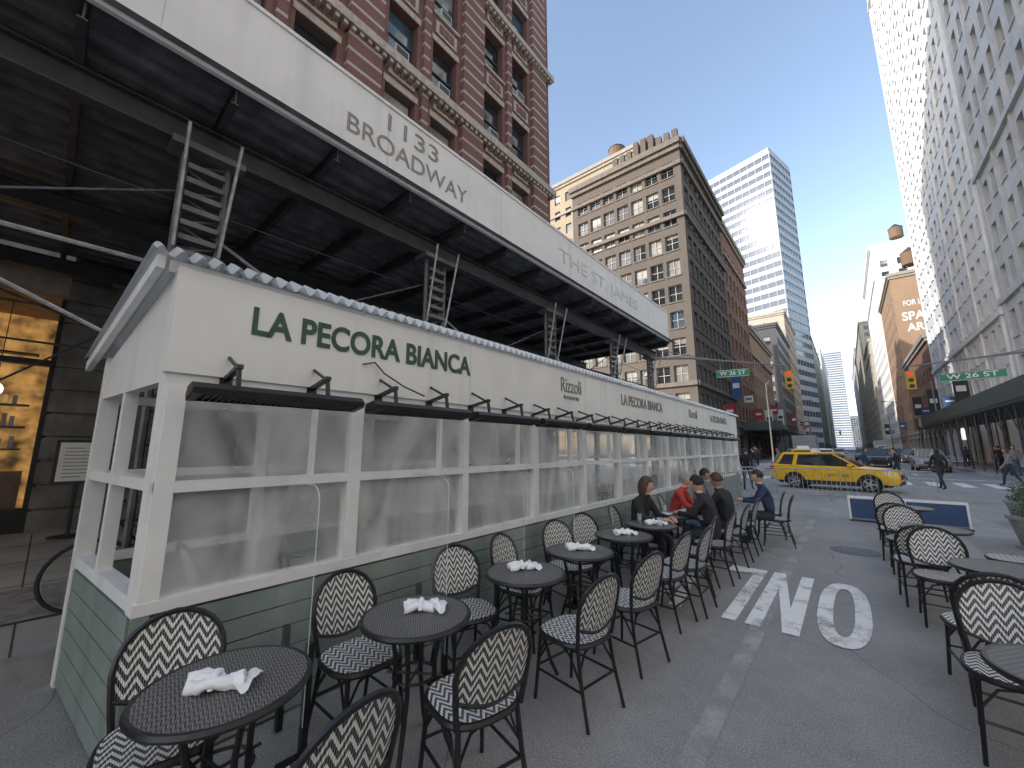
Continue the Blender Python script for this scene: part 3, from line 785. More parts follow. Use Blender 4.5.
def person(name,loc,rot,pose,jacket,pants,skin,hair,longhair=False,beanie=None,scale=1.0,lean=0.0,bag=False,turn=0):
    if pose=='sit':
        L=lean
        J={'pel':((0,-.04,.55),.15),'sp':((0,-.02+L*.4,.77),.135),'ch':((0,.02+L,.97),.14),'nk':((0,.05+L*1.2,1.10),.055),'hd':((0,.06+L*1.3,1.17),.05)}
        for s,n in ((-1,'l'),(1,'r')):
            J['sh'+n]=((s*.165,.01+L,1.02),.068); J['el'+n]=((s*.23,.14+L,.80),.05); J['wr'+n]=((s*.12,.36+L*.8,.80),.032)
            J['hp'+n]=((s*.09,0,.53),.09); J['kn'+n]=((s*.12,.40,.53),.065); J['an'+n]=((s*.13,.36,.1),.042); J['to'+n]=((s*.14,.52,.045),.036)
    else:
        wk=.22 if pose=='walk' else .03
        J={'pel':((0,0,.95),.135),'sp':((0,0,1.15),.125),'ch':((0,.01,1.36),.14),'nk':((0,.02,1.49),.055),'hd':((0,.03,1.56),.05)}
        for s,n in ((-1,'l'),(1,'r')):
            J['sh'+n]=((s*.17,0,1.41),.065); J['el'+n]=((s*.22,-s*wk*.5,1.14),.048); J['wr'+n]=((s*.2,.1-s*wk*.7,.92),.032)
            J['hp'+n]=((s*.09,0,.9),.09); J['kn'+n]=((s*.09,s*wk*.7+.03,.5),.06); J['an'+n]=((s*.09,s*wk*1.3-.04,.09),.042); J['to'+n]=((s*.1,s*wk*1.3+.12,.04),.035)
    names=list(J.keys()); idx={n:i for i,n in enumerate(names)}
    E=[('pel','sp','j'),('sp','ch','j'),('ch','nk','j'),('nk','hd','s')]
    for n in 'lr': E+=[('ch','sh'+n,'j'),('sh'+n,'el'+n,'j'),('el'+n,'wr'+n,'j'),('pel','hp'+n,'p'),('hp'+n,'kn'+n,'p'),('kn'+n,'an'+n,'p'),('an'+n,'to'+n,'f')]
    me=bpy.data.meshes.new('sk'); me.from_pydata([J[n][0] for n in names],[(idx[a],idx[b]) for a,b,_ in E],[])
    ob=bpy.data.objects.new('sk',me); COL.objects.link(ob)
    ob.modifiers.new('Skin','SKIN'); sub=ob.modifiers.new('Sub','SUBSURF'); sub.levels=2; sub.render_levels=2
    sv=me.skin_vertices[0].data
    for i,n in enumerate(names):
        r=J[n][1]; sv[i].radius=(r,r*.85) if n in('ch','sp','pel') else (r,r)
        sv[i].use_root=(n=='pel')
    bpy.context.view_layer.update()
    dg=bpy.context.evaluated_depsgraph_get(); em=bpy.data.meshes.new_from_object(ob.evaluated_get(dg))
    bpy.data.objects.remove(ob)
    mb=MB(); mats={'j':jacket,'p':pants,'s':skin,'f':SHO}
    vs=[v.co.copy() for v in em.vertices]
    mb.v+= [tuple(v) for v in vs]
    seg=[(Vector(J[a][0]),Vector(J[b][0]),t) for a,b,t in E]
    for p in em.polygons:
        c=p.center; best=None
        for a,b,t in seg:
            ab=b-a; k=max(0,min(1,(c-a).dot(ab)/ab.length_squared)); dd=(c-(a+ab*k)).length
            if best is None or dd<best[0]: best=(dd,t)
        mb.f.append([i for i in p.vertices]); mb.m.append(mb.mi(mats[best[1]]))
    nk=Vector(J['nk'][0]); mb.tube([nk+Vector((.06*math.cos(a*.5236),.06*math.sin(a*.5236)-.005,-.005)) for a in range(12)],.018,6,jacket,closed=True)
    hd=Vector(J['hd'][0]); tilt=Matrix.Rotation(turn,4,'Z')@Matrix.Rotation(rad(-12 if pose=='sit' else 0),4,'X')
    head(mb,hd+Vector((0,.015,.075)),tilt,skin,hair,longhair,beanie)
    for s,n in ((-1,'l'),(1,'r')):
        e_=Vector(J['el'+n][0]); w_=Vector(J['wr'+n][0]); d=(w_-e_).normalized()
        mb.tube([w_-d*.03,w_+d*.012],[.036,.037],8,jacket)
        hand(mb,w_+d*.01,d,(0,0,1) if pose=='sit' else (s,0,0),skin,s)
    if bag: mb.tube([(-.17,-.05,1.42),(0,-.15,1.2),(.2,-.1,.95)],.012,5,SHO); mb.hexa([(.17,-.16,.78),(.25,-.16,.78),(.25,.08,.78),(.17,.08,.78)],[(.18,-.14,1.0),(.24,-.14,1.0),(.24,.06,1.0),(.18,.06,1.0)],SHO)
    m=sharp(mb.mesh(name,True),60)
    return inst(name,m,None,loc,rot,scale)
FX,FNX=rad(-90),rad(90)
person('seated_diner',(-2.42,5.7,0),FX-.1,'sit',JB,PT,SKIN[0],HB,True,None,.98,.05,turn=.5)
person('seated_diner',(-2.42,7.2,0),FX+.1,'sit',JR,JE,SKIN[0],HG,False,None,.98,.12,turn=-.2)
person('seated_diner',(-2.42,8.6,0),FX,'sit',JG,PT,SKIN[1],HD,False,None,.98,.08)
person('seated_diner',(-1.6,6.4,0),FNX,'sit',JB,PT,SKIN[0],HD,False,JB,.98,.1)
person('seated_diner',(-1.6,7.3,0),FNX-.2,'sit',JB,PT,SKIN[1],HB,False,None,.98,.06)
person('seated_diner',(-1.22,8.75,0),FNX+.2,'sit',JN,PT,SKIN[0],HD,False,None,.98,.06,turn=.3)
for x,y,rt,c,p in [(-3.4,19.5,0,JB,PT),(-4.1,20.5,2.8,JG,JE),(2.9,25,.4,JB,PT),(-6.4,42,.3,JN,PT),(-7,45,3.2,JB,JE),(7.4,40,.2,JB,PT),(8,44,3,JR,PT),(1.9,30.0,1.5,JB,PT),(-2.2,40,1.5,JG,PT),(-4.6,29,1.2,JB,JE),(5.6,29.0,1.6,JG,PT),(7.8,52,0,JN,PT),(-8,55,.1,JB,PT),(-3.2,28.4,1.4,JG,JE),(.6,28.8,-1.5,JN,PT),(7.2,36,2.9,JG,JE)]:
    person('pedestrian',(x,y,.0 if abs(x)<6 else .15),rt,'walk',c,p,random.choice(SKIN),random.choice((HB,HD)),random.random()<.4,None,1,0,True)

# ------------------------------------------------------------ vehicles
YEL=M('taxi_yellow_paint',(.85,.47,.015),.25,var=.03,scale=2); CBK=M('car_black_paint',(.02,.02,.024),.2); CWH=M('car_white_paint',(.75,.75,.75),.25,var=.03); CGR=M('car_grey_paint',(.22,.23,.24),.25); CBL=M('car_blue_paint',(.03,.06,.14),.2)
TIRE=M('tyre_rubber',(.03,.03,.03),.85); RIM=M('alloy_rim',(.5,.5,.51),.3,.6); PLA=M('black_plastic',(.03,.03,.03),.6); CGL=glassmat('car_glass',(.02,.027,.03),.03); LMP=M('headlamp',(.7,.72,.75),.1); TLR=M('tail_lamp',(.4,.015,.015),.2)
def car(name,loc,rot,paint,taxi=False,scale=1):
    root=empty(name,loc,rot); root.scale=(scale,)*3
    b=MB()
    def arc(cx,r=.4,n=9): return [(cx+r*math.cos(math.pi-math.pi*k/n),.34+r*math.sin(math.pi-math.pi*k/n)) for k in range(n+1)]
    prof=[(-2.25,.36)]+[( x,z) for x,z in arc(-1.36)]+[( x,z) for x,z in arc(1.38)]+[(2.22,.32),(2.32,.42),(2.34,.62),(2.30,.80),(2.12,.93),(1.6,1.0),(1.05,1.06),(-2.12,1.12),(-2.26,1.06),(-2.34,.8),(-2.33,.5)]
    W=.91
    b.poly_extr(prof,-W,W,paint)
    ob=b.obj('body',root); bv=ob.modifiers.new('b','BEVEL'); bv.width=.06; bv.segments=3; bv.limit_method='ANGLE'; bv.angle_limit=rad(50)
    for p in ob.data.polygons: p.use_smooth=True
    g=MB()
    b0=[(-2.15,-.84,1.10),(1.08,-.84,1.05),(1.08,.84,1.05),(-2.15,.84,1.10)]; t0=[(-1.82,-.66,1.63),(.18,-.66,1.66),(.18,.66,1.66),(-1.82,.66,1.63)]
    g.hexa(b0,t0,CGL); go=g.obj('glasshouse',root); bv=go.modifiers.new('b','BEVEL'); bv.width=.05; bv.segments=2
    d=MB()
    rf=[(-1.9,-.68),(.22,-.68),(.22,.68),(-1.9,.68)]
    d.hexa([(x,y,1.60) for x,y in rf],[(x*.93-.03,y*.86,1.70) for x,y in rf],paint)
    for s in (-1,1):
        y0,y1=s*.85,s*.675
        def pil(xb,xt,w,zb=1.06,mat=paint):
            d.hexa([(xb,y0,zb),(xb+w,y0,zb),(xb+w,y0-s*.05,zb),(xb,y0-s*.05,zb)],[(xt,y1,1.62),(xt+w,y1,1.62),(xt+w,y1-s*.05,1.62),(xt,y1-s*.05,1.62)],mat)
        pil(1.0,.14,.09); pil(-2.16,-1.88,.14); pil(-1.42,-1.32,.16); pil(-.32,-.34,.09,1.06,PLA)
        d.box(-.92,.94,s*.905,s*.925,.26,.42,PLA)
        for x in (-.28,.82,-1.25): d.box(x-.006,x+.006,s*.912,s*.9135,.44,1.03,PLA)
        for x in (-.45,.55): d.box(x-.16,x,s*.912,s*.935,.86,.89,paint)
        d.hexa([(.72,s*.88,1.06),(.86,s*.88,1.06),(.86,s*1.08,1.08),(.72,s*1.08,1.08)],[(.72,s*.88,1.16),(.84,s*.88,1.18),(.84,s*1.08,1.2),(.72,s*1.08,1.18)],paint)
        d.hexa([(1.95,s*.6,.76),(2.335,s*.55,.72),(2.25,s*.915,.74),(1.9,s*.916,.78)],[(1.95,s*.6,.88),(2.26,s*.55,.86),(2.15,s*.9,.88),(1.9,s*.915,.88)],LMP)
        d.box(-2.352,-2.2,.62 if s>0 else -.915,.915 if s>0 else -.62,.82,1.02,TLR)
        for cx in (-1.36,1.38):
            B=Matrix.Translation((cx,s*.80,.34))@Matrix.Rotation(rad(90),4,'X')
            d.T=B
            d.disc((0,0),.335,-.11,.11,28,TIRE); d.disc((0,0),.225,-.118,.118,20,PLA)
            for k in range(5):
                a=k*2*math.pi/5; d.T=B@Matrix.Rotation(a,4,'Z'); d.box(.03,.22,-.028,.028,-.124,.124,RIM)
            d.T=B; d.disc((0,0),.06,-.128,.128,12,RIM)
            for zz in (-.12,.12): d.tube([(.222*math.cos(k*math.pi/12),.222*math.sin(k*math.pi/12),zz) for k in range(24)],.012,5,RIM,closed=True)
            d.T=Matrix.Identity(4)
            d.tube([(cx+.41*math.cos(math.pi*k/10),s*.905,.34+.41*math.sin(math.pi*k/10)) for k in range(11)],.022,5,PLA)
    d.box(2.30,2.355,-.5,.5,.58,.76,PLA); d.box(2.27,2.35,-.8,.8,.34,.46,PLA); d.box(-2.36,-2.3,-.8,.8,.36,.52,PLA); d.box(-2.356,-2.34,-.26,.26,.7,.84,CWH)
    d.box(-2.1,2.0,-.7,.7,.22,.34,PLA)
    if taxi: d.hexa([(-.75,-.35,1.68),(-.45,-.35,1.68),(-.45,.35,1.68),(-.75,.35,1.68)],[(-.67,-.3,1.9),(-.53,-.3,1.9),(-.53,.3,1.9),(-.67,.3,1.9)],CWH)
    d.obj('fittings',root)
    if taxi:
        for s in (-1,1): text('NYC TAXI',(.35,s*.915,.66),(rad(90),0,0 if s<0 else rad(180)),.75,.13,PLA,root,'door_lettering',.002,.01)
    return root
def truck(loc,rot):
    root=empty('box_truck',loc,rot); d=MB()
    d.box(-3.6,1.3,-1.15,1.15,1.0,3.3,CWH)
    for z in (1.0,3.24): d.box(-3.62,1.32,-1.17,1.17,z,z+.06,STEEL)
    for x in (-3.62,1.26): d.box(x,x+.06,-1.17,1.17,1.06,3.24,STEEL)
    d.poly_extr([(1.45,.5),(3.3,.5),(3.35,1.2),(3.1,1.4),(2.75,2.25),(1.45,2.35)],-1.0,1.0,CWH)
    d.hexa([(3.09,-.9,1.43),(3.13,-.9,1.43),(3.13,.9,1.43),(3.09,.9,1.43)],[(2.8,-.85,2.15),(2.84,-.85,2.15),(2.84,.85,2.15),(2.8,.85,2.15)],CGL)
    for s in (-1,1):
        d.add([(1.8,s*1.005,1.4),(2.85,s*1.005,1.4),(2.6,s*1.005,2.1),(1.8,s*1.005,2.1)],[(0,1,2,3)],CGL)
        d.box(3.3,3.37,s*.75-.15,s*.75+.15,.75,.95,LMP); d.box(2.9,3.0,s*1.02 if s>0 else -1.25,1.25 if s>0 else -1.02,1.4,1.8,PLA)
        for cx in (-2.4,2.4):
            d.T=Matrix.Translation((cx,s*.95,.45))@Matrix.Rotation(rad(90),4,'X'); d.disc((0,0),.45,-.14,.14,24,TIRE); d.disc((0,0),.24,-.15,.15,16,RIM); d.T=Matrix.Identity(4)
    d.box(-3.6,3.2,-.5,.5,.55,.98,PLA); d.box(3.25,3.42,-1.0,1.0,.4,.6,PLA); d.box(3.34,3.38,-.5,.5,.7,1.1,PLA)
    d.obj('body',root)
car('yellow_taxi',(-.6,22.4,0),rad(-10),YEL,True,.92)
car('yellow_taxi',(-2.4,33,0),rad(100),YEL,True)
truck((-4.1,64,0),rad(90)); truck((5.4,112,0),rad(-90))
car('white_suv',(-1.8,46,0),rad(92),CWH); car('black_car',(2.0,52,0),rad(-90),CBK); car('grey_car',(4.6,44,0),rad(-90),CGR); car('grey_car',(1.5,75,0),rad(-90),CGR); car('white_suv',(-1.2,85,0),rad(90),CWH)
for y,c,nm in ((66,CBK,'black_car'),(72,CBL,'blue_car'),(79,CWH,'white_suv'),(86,CGR,'grey_car'),(94,CBK,'black_car'),(102,YEL,'yellow_taxi')): car(nm,(5.5,y,0),rad(-90),c,c is YEL)
for y,c,nm in ((52,CBL,'blue_car'),(72,CGR,'grey_car'),(79,CBK,'black_car'),(100,CWH,'white_suv')): car(nm,(-4.2,y,0),rad(90),c)

# ------------------------------------------------------------ street furniture
SIGNG=M('street_sign_green',(.0,.2,.09),.4,var=.05); TLY=M('signal_yellow',(.6,.33,.02),.5); POLE=M('pole_grey_paint',(.2,.2,.195),.5,.2); REDL=M('red_lens_lit',(.8,.04,.02),.3,emit=.8,var=.02); DKL=M('dark_lens',(.03,.03,.03),.2)
def signal(px,py,tips,signs,name='traffic_signal_mast'):
    root=empty(name)
    m=MB(); m.tube([(px,py,0),(px,py,.6)],.14,10,POLE); m.tube([(px,py,.6),(px,py,6.6)],[.1,.075],10,POLE)
    tx,ty=tips
    m.tube([(px,py,6.0),(px+(tx-px)*.3,py+(ty-py)*.3,6.05),(tx,ty,5.75)],[.065,.055,.035],8,POLE); m.tube([(px,py,6.5),(px+(tx-px)*.45,py+(ty-py)*.45,6.02)],.02,6,POLE)
    for z in (4.75,5.05,5.35):
        m.box(tx-.16,tx+.16,ty-.12,ty+.12,z-.15,z+.148,TLY); m.sphere((tx,ty-.12,z),(.1,.03,.1),REDL if z>5.2 else DKL,10,6)
        m.tube([(tx+.115*math.cos(a*.35),ty-.2,z+.115*math.sin(a*.35)) for a in range(10)],.014,4,TLY)
    m.tube([(tx,ty,5.5),(tx,ty,5.75)],.025,6,POLE)
    m.obj('mast',root,smooth=True)
    for (sx,sy,sw,sh,rz) in signs:
        s=MB(); s.box(-sw/2,sw/2,-.012,.012,-sh/2,sh/2,SIGNG); 
        for a,b,c,d in ((-sw/2+.02,sw/2-.02,sh/2-.035,sh/2-.02),(-sw/2+.02,sw/2-.02,-sh/2+.02,-sh/2+.035)): s.box(a,b,-.0145,-.0125,c,d,CWH)
        o=s.obj('street_name_sign',root,loc=(sx,sy,5.2),rot=rz)
        t=text('W 26 ST',(0,-.0145,0),(rad(90),0,0),sw*.78,sh*.55,CWH,o,'lettering',.002,.01)
        h=MB(); 
        for q in (-sw*.35,sw*.35): h.tube([(q,0,sh/2),(q,0,.72)],.015,5,POLE)
        h.obj('hanger',o)
signal(-6.9,18.2,(-1.85,23.2),[(-3.75,20.3,1.35,.36,rad(15))])
signal(8.3,28.5,(2.7,27.2),[(4.9,28.4,2.1,.42,rad(-8))])
signal(-6.0,110,(-1,112),[]); signal(7.4,118,(2.5,117),[])
def lamp(x,y,sgn):
    m=MB(); m.tube([(x,y,.1),(x,y,.9)],.13,10,POLE); m.tube([(x,y,.9),(x,y,8.5)],[.09,.06],8,POLE)
    m.tube([(x,y,8.2),(x+sgn*.6,y,9.1),(x+sgn*1.8,y,9.3)],.035,6,POLE); m.hexa([(x+sgn*1.7,y-.13,9.2),(x+sgn*2.3,y-.13,9.2),(x+sgn*2.3,y+.13,9.2),(x+sgn*1.7,y+.13,9.2)],[(x+sgn*1.7,y-.08,9.34),(x+sgn*2.2,y-.08,9.36),(x+sgn*2.2,y+.08,9.36),(x+sgn*1.7,y+.08,9.34)],POLE)
    m.obj('street_lamp',smooth=True)
for y in (48,78,105): lamp(-5.9,y,1); lamp(7.2,y+10,-1)
def barrier(x0,y0,x1,y1,name='crowd_barrier',h=1.05,mat=STEEL):
    m=MB(); a=Vector((x0,y0,0));b=Vector((x1,y1,0));d=(b-a);L=d.length;d/=L;n=Vector((-d.y,d.x,0)); up=Vector((0,0,1))
    m.tube([a+up*.18+d*.05,a+up*(h-.1),a+up*h+d*.1,b+up*h-d*.1,b+up*(h-.1),b+up*.18-d*.05],.02,6,mat,closed=True)
    k=int(L/.13)
    for i in range(1,k): q=a+d*(L*i/k); m.tube([q+up*.18,q+up*h],.008,5,mat)
    for q in (a+d*.3,b-d*.3): m.tube([q-n*.3,q+up*.12,q+n*.3],.012,5,mat); m.tube([q,q+up*.2],.014,5,mat)
    m.obj(name,smooth=True)
barrier(-2.5,17.0,-.3,17.4); barrier(-.2,17.4,1.9,17.1); barrier(-4.6,16.9,-2.6,17.0); barrier(2.15,8.2,2.1,10.5,'crowd_barrier',.6,BLKM)
barrier(-2.9,11.6,-2.6,13.6); barrier(-2.7,13.8,-1.9,15.7)
bl=MB(); NAVY=M('blue_barrier_panel',(.02,.065,.16),.4,var=.1)
for a,b in ((-.15,.82),(.84,1.85)):
    bl.box(a+.04,b-.04,13.08,13.13,.06,.52,NAVY); bl.box(a,b,13.06,13.15,.52,.58,CWH); bl.box(a,a+.04,13.06,13.15,0.03,.52,CWH); bl.box(b-.04,b,13.06,13.15,0.03,.52,CWH); bl.box(a,b,12.9,13.3,0,.03,BLKM)
bl.obj('blue_barricade')
LEAF=M('evergreen_leaves',(.07,.11,.045),.6,var=.5,scale=9); POT=M('grey_planter',(.3,.3,.29),.7)
def planter(x,y):
    root=empty('planter',(x,y,0)); m=MB(); m.disc((0,0),.33,0,.04,20,POT); 
    n=20; prof=[(.26,0.04),(.36,.5),(.39,.5),(.39,.56),(.33,.56),(.32,.5)]
    vs=[(r*math.cos(2*math.pi*k/n),r*math.sin(2*math.pi*k/n),z) for r,z in prof for k in range(n)]
    m.add(vs,[(i*n+k,i*n+(k+1)%n,(i+1)*n+(k+1)%n,(i+1)*n+k) for i in range(5) for k in range(n)]+[tuple(range(5*n,6*n))],POT); m.obj('pot',root)
    l=MB(); 
    for i in range(1100):
        th=random.uniform(0,6.28); r=.38*random.random()**.5; lob=.8+.35*math.sin(th*3+1)*math.sin(th*2); z=.55+random.random()**1.2*.62*(1-.4*(r/.38))*lob; c=Vector((r*lob*math.cos(th),r*lob*math.sin(th),z))
        a=Vector((random.gauss(0,1),random.gauss(0,1),random.gauss(0,1))).normalized(); b=a.orthogonal().normalized(); s=random.uniform(.015,.035)
        l.quad(c-a*s,c+b*s*.5,c+a*s,c-b*s*.5,LEAF)
    l.tube([(0,0,.5),(.02,0,1.0)],.015,5,WOODT); l.obj('foliage',root)
planter(2.42,11.4); planter(3.0,14.6); planter(2.5,8.0)
def bicycle(x,y):
    m=MB(); m.T=Matrix.Translation((x,y,.15))
    for wy in (0,1.02):
        m.tube([(0,wy+.33*math.cos(k*math.pi/14),.34+.33*math.sin(k*math.pi/14)) for k in range(28)],.018,6,TIRE,closed=True)
        m.tube([(0,wy+.305*math.cos(k*math.pi/14),.34+.305*math.sin(k*math.pi/14)) for k in range(28)],.008,5,RIM,closed=True)
        for k in range(12): a=k*math.pi/6; m.tube([(0,wy,.34),(0,wy+.3*math.cos(a),.34+.3*math.sin(a))],.0022,3,RIM)
    P={'r':(0,1.02,.34),'b':(0,.56,.28),'s':(0,.72,.82),'h':(0,.16,.84),'f':(0,0,.34)}
    for a,b in ('rb','bs','sr','bh','sh','hf'): m.tube([P[a],P[b]],.015,6,BLK)
    m.tube([(0,.72,.82),(0,.76,.95)],.012,6,RIM); m.hexa([(-.06,.68,.95),(.06,.68,.95),(.08,.92,.95),(-.08,.92,.95)],[(-.02,.66,.99),(.02,.66,.99),(.07,.92,.99),(-.07,.92,.99)],BLK)
    m.tube([(0,.16,.84),(0,.12,1.0)],.012,6,RIM); m.tube([(-.28,.22,1.02),(-.2,.1,1.02),(.2,.1,1.02),(.28,.22,1.02)],.012,6,BLK)
    m.tube([(.04,.56,.28),(.04,.66,.18)],.01,5,RIM); m.T=Matrix.Identity(4); m.obj('bicycle',smooth=True)
bicycle(-5.95,.42)
gr=MB(); gr.box(-7.4,-6.0,-1.0,1.2,.155,.165,DARKST)
for i in range(28): gr.box(-7.35+i*.048,-7.33+i*.048,-.95,1.15,.165,.178,STEEL)
gr.obj('sidewalk_grating')

# ------------------------------------------------------------ buildings, west side beyond the cross street
TAUPE=brickmat('taupe_brick',(.15,.123,.10),(.125,.102,.083),(.13,.11,.095)); STONE=M('limestone_trim',(.32,.285,.235),.8,var=.15,scale=2,streak=.3)
CREAM=brickmat('cream_brick',(.40,.33,.22),(.36,.3,.2),(.3,.25,.2)); RED=brickmat('orange_red_brick',(.27,.12,.07),(.22,.10,.06),(.2,.15,.12)); BRN=brickmat('tan_orange_brick',(.38,.24,.15),(.33,.21,.13),(.3,.22,.16))
GREYS=M('grey_limestone',(.56,.56,.56),.8,var=.12,scale=.6,streak=.35); WH=M('white_terracotta',(.78,.77,.745),.6,var=.07,scale=1,streak=.22); BEI=M('beige_stone',(.42,.38,.31),.8,var=.12,scale=1,streak=.3); DKB=M('dark_cladding',(.07,.07,.075),.4)
FRW=M('pale_window_frame',(.45,.43,.38),.5); TTR=M('taupe_trim',(.18,.15,.125),.8,var=.15,scale=2,streak=.3)
building('unseen_sun_blocking_building',-26,-12,-70,-14.1,21,3.6,RED,'E',3,10,1.3,2.0,STONE,None,5,.25)  # unseen low block behind the camera, added to keep sun off street and shed
building('taupe_brick_loft_building',-25,-11,42,60.5,36,2.95,TAUPE,'E',7,9,1.42,1.85,TTR,FRW,5,.3,bands=(8.1,26.9,33.2),sill=TTR,mull=2,base=STONE,cornice=.6)
cr=MB()
for i in range(9):
    x=-11.3-i*.9; cr.box(x-.3,x+.3,41.6,42.1,36.36,37.2+(1.1 if i in(3,4,5) else .3),TAUPE)
cr.box(-17.5,-11.0,42.11,44.5,36.36,37.0,TAUPE); cr.hexa([(-16,42.2,37),(-13,42.2,37),(-13,44,37),(-16,44,37)],[(-15,42.3,38.8),(-14,42.3,38.8),(-14,43,38.8),(-15,43,38.8)],TAUPE)
cr.obj('roof_crown')
building('cream_tower_building',-42,-23,61.5,76,55,3.5,CREAM,'E',7,5,1.3,2.0,STONE,None,8,.25,bands=(48,),water=True)
building('red_brick_building',-22.5,-11.2,61,78,35,3.4,RED,'E',4,6,1.3,2.0,STONE,FRW,5,.25,sill=STONE,bands=(30,))
building('red_brick_building',-26,-11.4,78.5,104,23,3.4,BRN,'E',4,9,1.3,2.0,STONE,FRW,5,.25,bands=(18,),water=True)
building('dark_clad_building',-26,-11.2,120,150,34,3.3,DKB,'E',4,12,1.6,2.2,DKB,None,5,.2)
building('beige_loft_building',-26,-11.6,151,185,46,3.5,BEI,'E',4,14,1.4,2.1,BEI,None,5,.25,bands=(30,))
building('orange_brick_building',-26,-12,225,270,58,3.4,BRN,'E',5,14,1.5,2.0,STONE,None,5,.25,water=True)
building('white_loft_building',-26,-11.5,271,300,74,3.4,WH,'E',5,10,1.5,2.0,WH,None,5,.25)
building('beige_loft_building',-26,-11,305,420,72,3.5,BEI,'E',5,26,1.8,2.1,STONE,None,5,.25)
building('grey_office_building',-30,-10,425,600,88,3.6,GREYS,'E',6,30,2.4,2.2,GREYS,None,5,.25)
TWG=bpy.data.materials.new('tower_glass'); TWG.use_nodes=True; b=TWG.node_tree.nodes['Principled BSDF']; b.inputs['Base Color'].default_value=(.06,.10,.16,1); b.inputs['Roughness'].default_value=.06; b.inputs['Specular IOR Level'].default_value=.5
TWW=M('tower_white_panel',(.42,.43,.44),.7,var=.04,scale=.3,spec=.1)
def tower(name,cx,cy,W,D,H,rot,fh=4.2):
    mb=MB(); f1=Face(mb,(-W,0),(1,0),(0,-1)); f2=Face(mb,(0,0),(0,1),(1,0))
    for f,L in ((f1,W),(f2,D)):
        f.q(0,L,0,H-2,.15,TWG); z=4
        while z<H-2: f.box(0,L,z,min(z+2.0,H-2.01),-.05,.15,TWW); z+=fh
        n=int(L/3)
        for k in range(n+1): u=min(L-.25,L*k/n); f.box(u,u+.25,0,H-2,-.09,-.052,TWW)
    mb.quad((-W,0,H-2),(0,0,H-2),(0,D,H-2),(-W,D,H-2),TWW); mb.quad((-W,0,0),(-W,D,0),(-W,D,H),(-W,0,H-4),TWW); mb.quad((-W,D,0),(0,D,0),(0,D,H),(-W,D,H),TWW)
    f1.box(0,W,H-2,H,0,.3,TWW); f2.box(0,D,H-2,H,0,.3,TWW)
    mb.obj(name,loc=(cx,cy,0),rot=rot)
tower('white_glass_tower',-13,190,28,22,133,rad(-14.7))
tower('blue_glass_tower',-16,330,14,18,118,rad(-10))
# ------------------------------------------------------------ east side
building('grey_stone_office_building',11,34,31,49.8,70,3.7,GREYS,'W',6,8,1.25,2.1,GREYS,FRW,6,.35,bands=(13.4,24.6),sill=GREYS,pil=2)
building('unseen_white_bounce_building',11,34,50,85,86,3.45,WH,'W',6,15,1.25,2.0,WH,FRW,6,.3,bands=(12.7,78),sill=WH,cornice=1.2,pil=3)
building('unseen_white_bounce_building',11,34,-70,14,30,3.7,WH,'W',6,24,1.1,1.9,WH,None,6,.35,bands=(13.4,))  # unseen block behind the camera, made white to bounce sunlight across the street
building('red_brick_building',11,22,86,117,19,3.3,RED,'W',3,10,1.3,1.9,STONE,FRW,5,.25)
building('painted_sign_building',11,26,118,148,40,3.4,BRN,'W',0,9,1.5,2.0,STONE,None,5,.25,water=True)
sp=empty('painted_wall_sign'); text('SPACE',(15.0,117.98,30),(rad(90),0,0),6,1.9,CWH,sp,'sign_line',.01,.02); text('AREA',(15,117.98,27.5),(rad(90),0,0),5,1.7,CWH,sp,'sign_line',.01,.02); text('FOR LEASE',(15.0,117.98,33),(rad(90),0,0),5,1.2,CWH,sp,'sign_line',.01,.01)
building('white_loft_building',11,30,150,200,60,3.4,WH,'W',5,17,1.6,2.0,WH,None,5,.25,bands=(50,),water=True)
building('beige_loft_building',11,30,215,262,46,3.4,BEI,'W',5,15,1.6,2.0,BEI,None,5,.25,bands=(40,))
building('beige_loft_building',11,30,265,400,66,3.5,BEI,'W',5,34,1.8,2.0,BEI,None,5,.25)
building('grey_office_building',12,40,405,600,80,3.5,GREYS,'W',6,34,2.4,2.2,GREYS,None,5,.25)
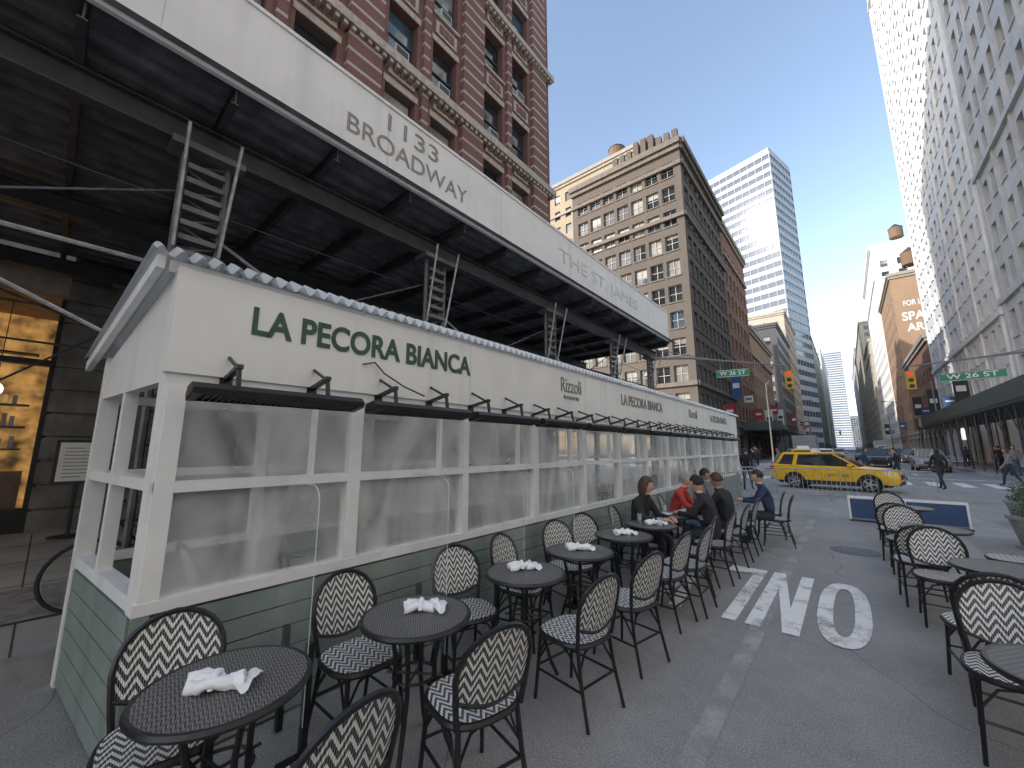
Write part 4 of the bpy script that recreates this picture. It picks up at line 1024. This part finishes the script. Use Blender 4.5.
tower('distant_tower',8,900,26,26,175,0)
building('distant_building',-20,30,950,990,60,3.6,GREYS,'W',14,4,2.2,2.2,GREYS,None,5,.25)
DKG=M('dark_green_parapet',(.08,.095,.09),.5)
def shed2(x0,x1,y0,y1,name='sidewalk_scaffold'):
    m=MB(); m.box(x0,x1,y0,y1,4.1,4.3,DARKST); m.box(x0-.04,x0,y0,y1,4.3,5.3,DKG); m.box(x0,x1,y0-.04,y0,4.3,5.3,DKG)
    y=y0+.2
    while y<y1:
        for x in (x0+.2,x1-.4): m.tube([(x,y,.15),(x,y,4.1)],.05,6,DARKST)
        m.tube([(x0+.2,y,2.6),(x0+.2,y+1.5,4.1)],.03,5,DARKST); m.tube([(x0+.2,y+3,2.6),(x0+.2,y+1.5,4.1)],.03,5,DARKST); y+=3
    m.obj(name)
shed2(6.9,10.65,30.5,72); shed2(-10.9,-6.2,62,100)
aw=MB(); aw.hexa([(-11,43,3.2),(-9.8,43,2.8),(-9.8,49,2.8),(-11,49,3.2)],[(-11,43,3.9),(-9.85,43,2.95),(-9.85,49,2.95),(-11,49,3.9)],JB); aw.obj('shop_awning')
BAN=[M('banner_red',(.35,.04,.04),.7),M('banner_blue',(.04,.09,.25),.7),M('banner_white',(.7,.7,.68),.7),M('banner_black',(.03,.03,.03),.6)]
k=0
for y in (51,56,64,71,82,90,98,126,134,146,158,172):
    for X,sg_ in ((-11.0,1),(11.0,-1)):
        if random.random()<.3: continue
        m=MB(); z=random.uniform(5.2,9); h=random.choice((1.0,1.6,3.2)); mt=BAN[k%4]; k+=1
        m.box(min(X+sg_*.35,X+sg_*1.5),max(X+sg_*.35,X+sg_*1.5),y-.05,y+.05,z,z+h,mt); m.tube([(X,y,z+h+.06),(X+sg_*1.5,y,z+h+.06)],.03,5,BLKM)
        m.box(min(X+sg_*.55,X+sg_*1.3),max(X+sg_*.55,X+sg_*1.3),y-.055,y-.051,z+h*.4,z+h*.6,CWH if mt is not BAN[2] else BLKM)
        m.obj('shop_sign')
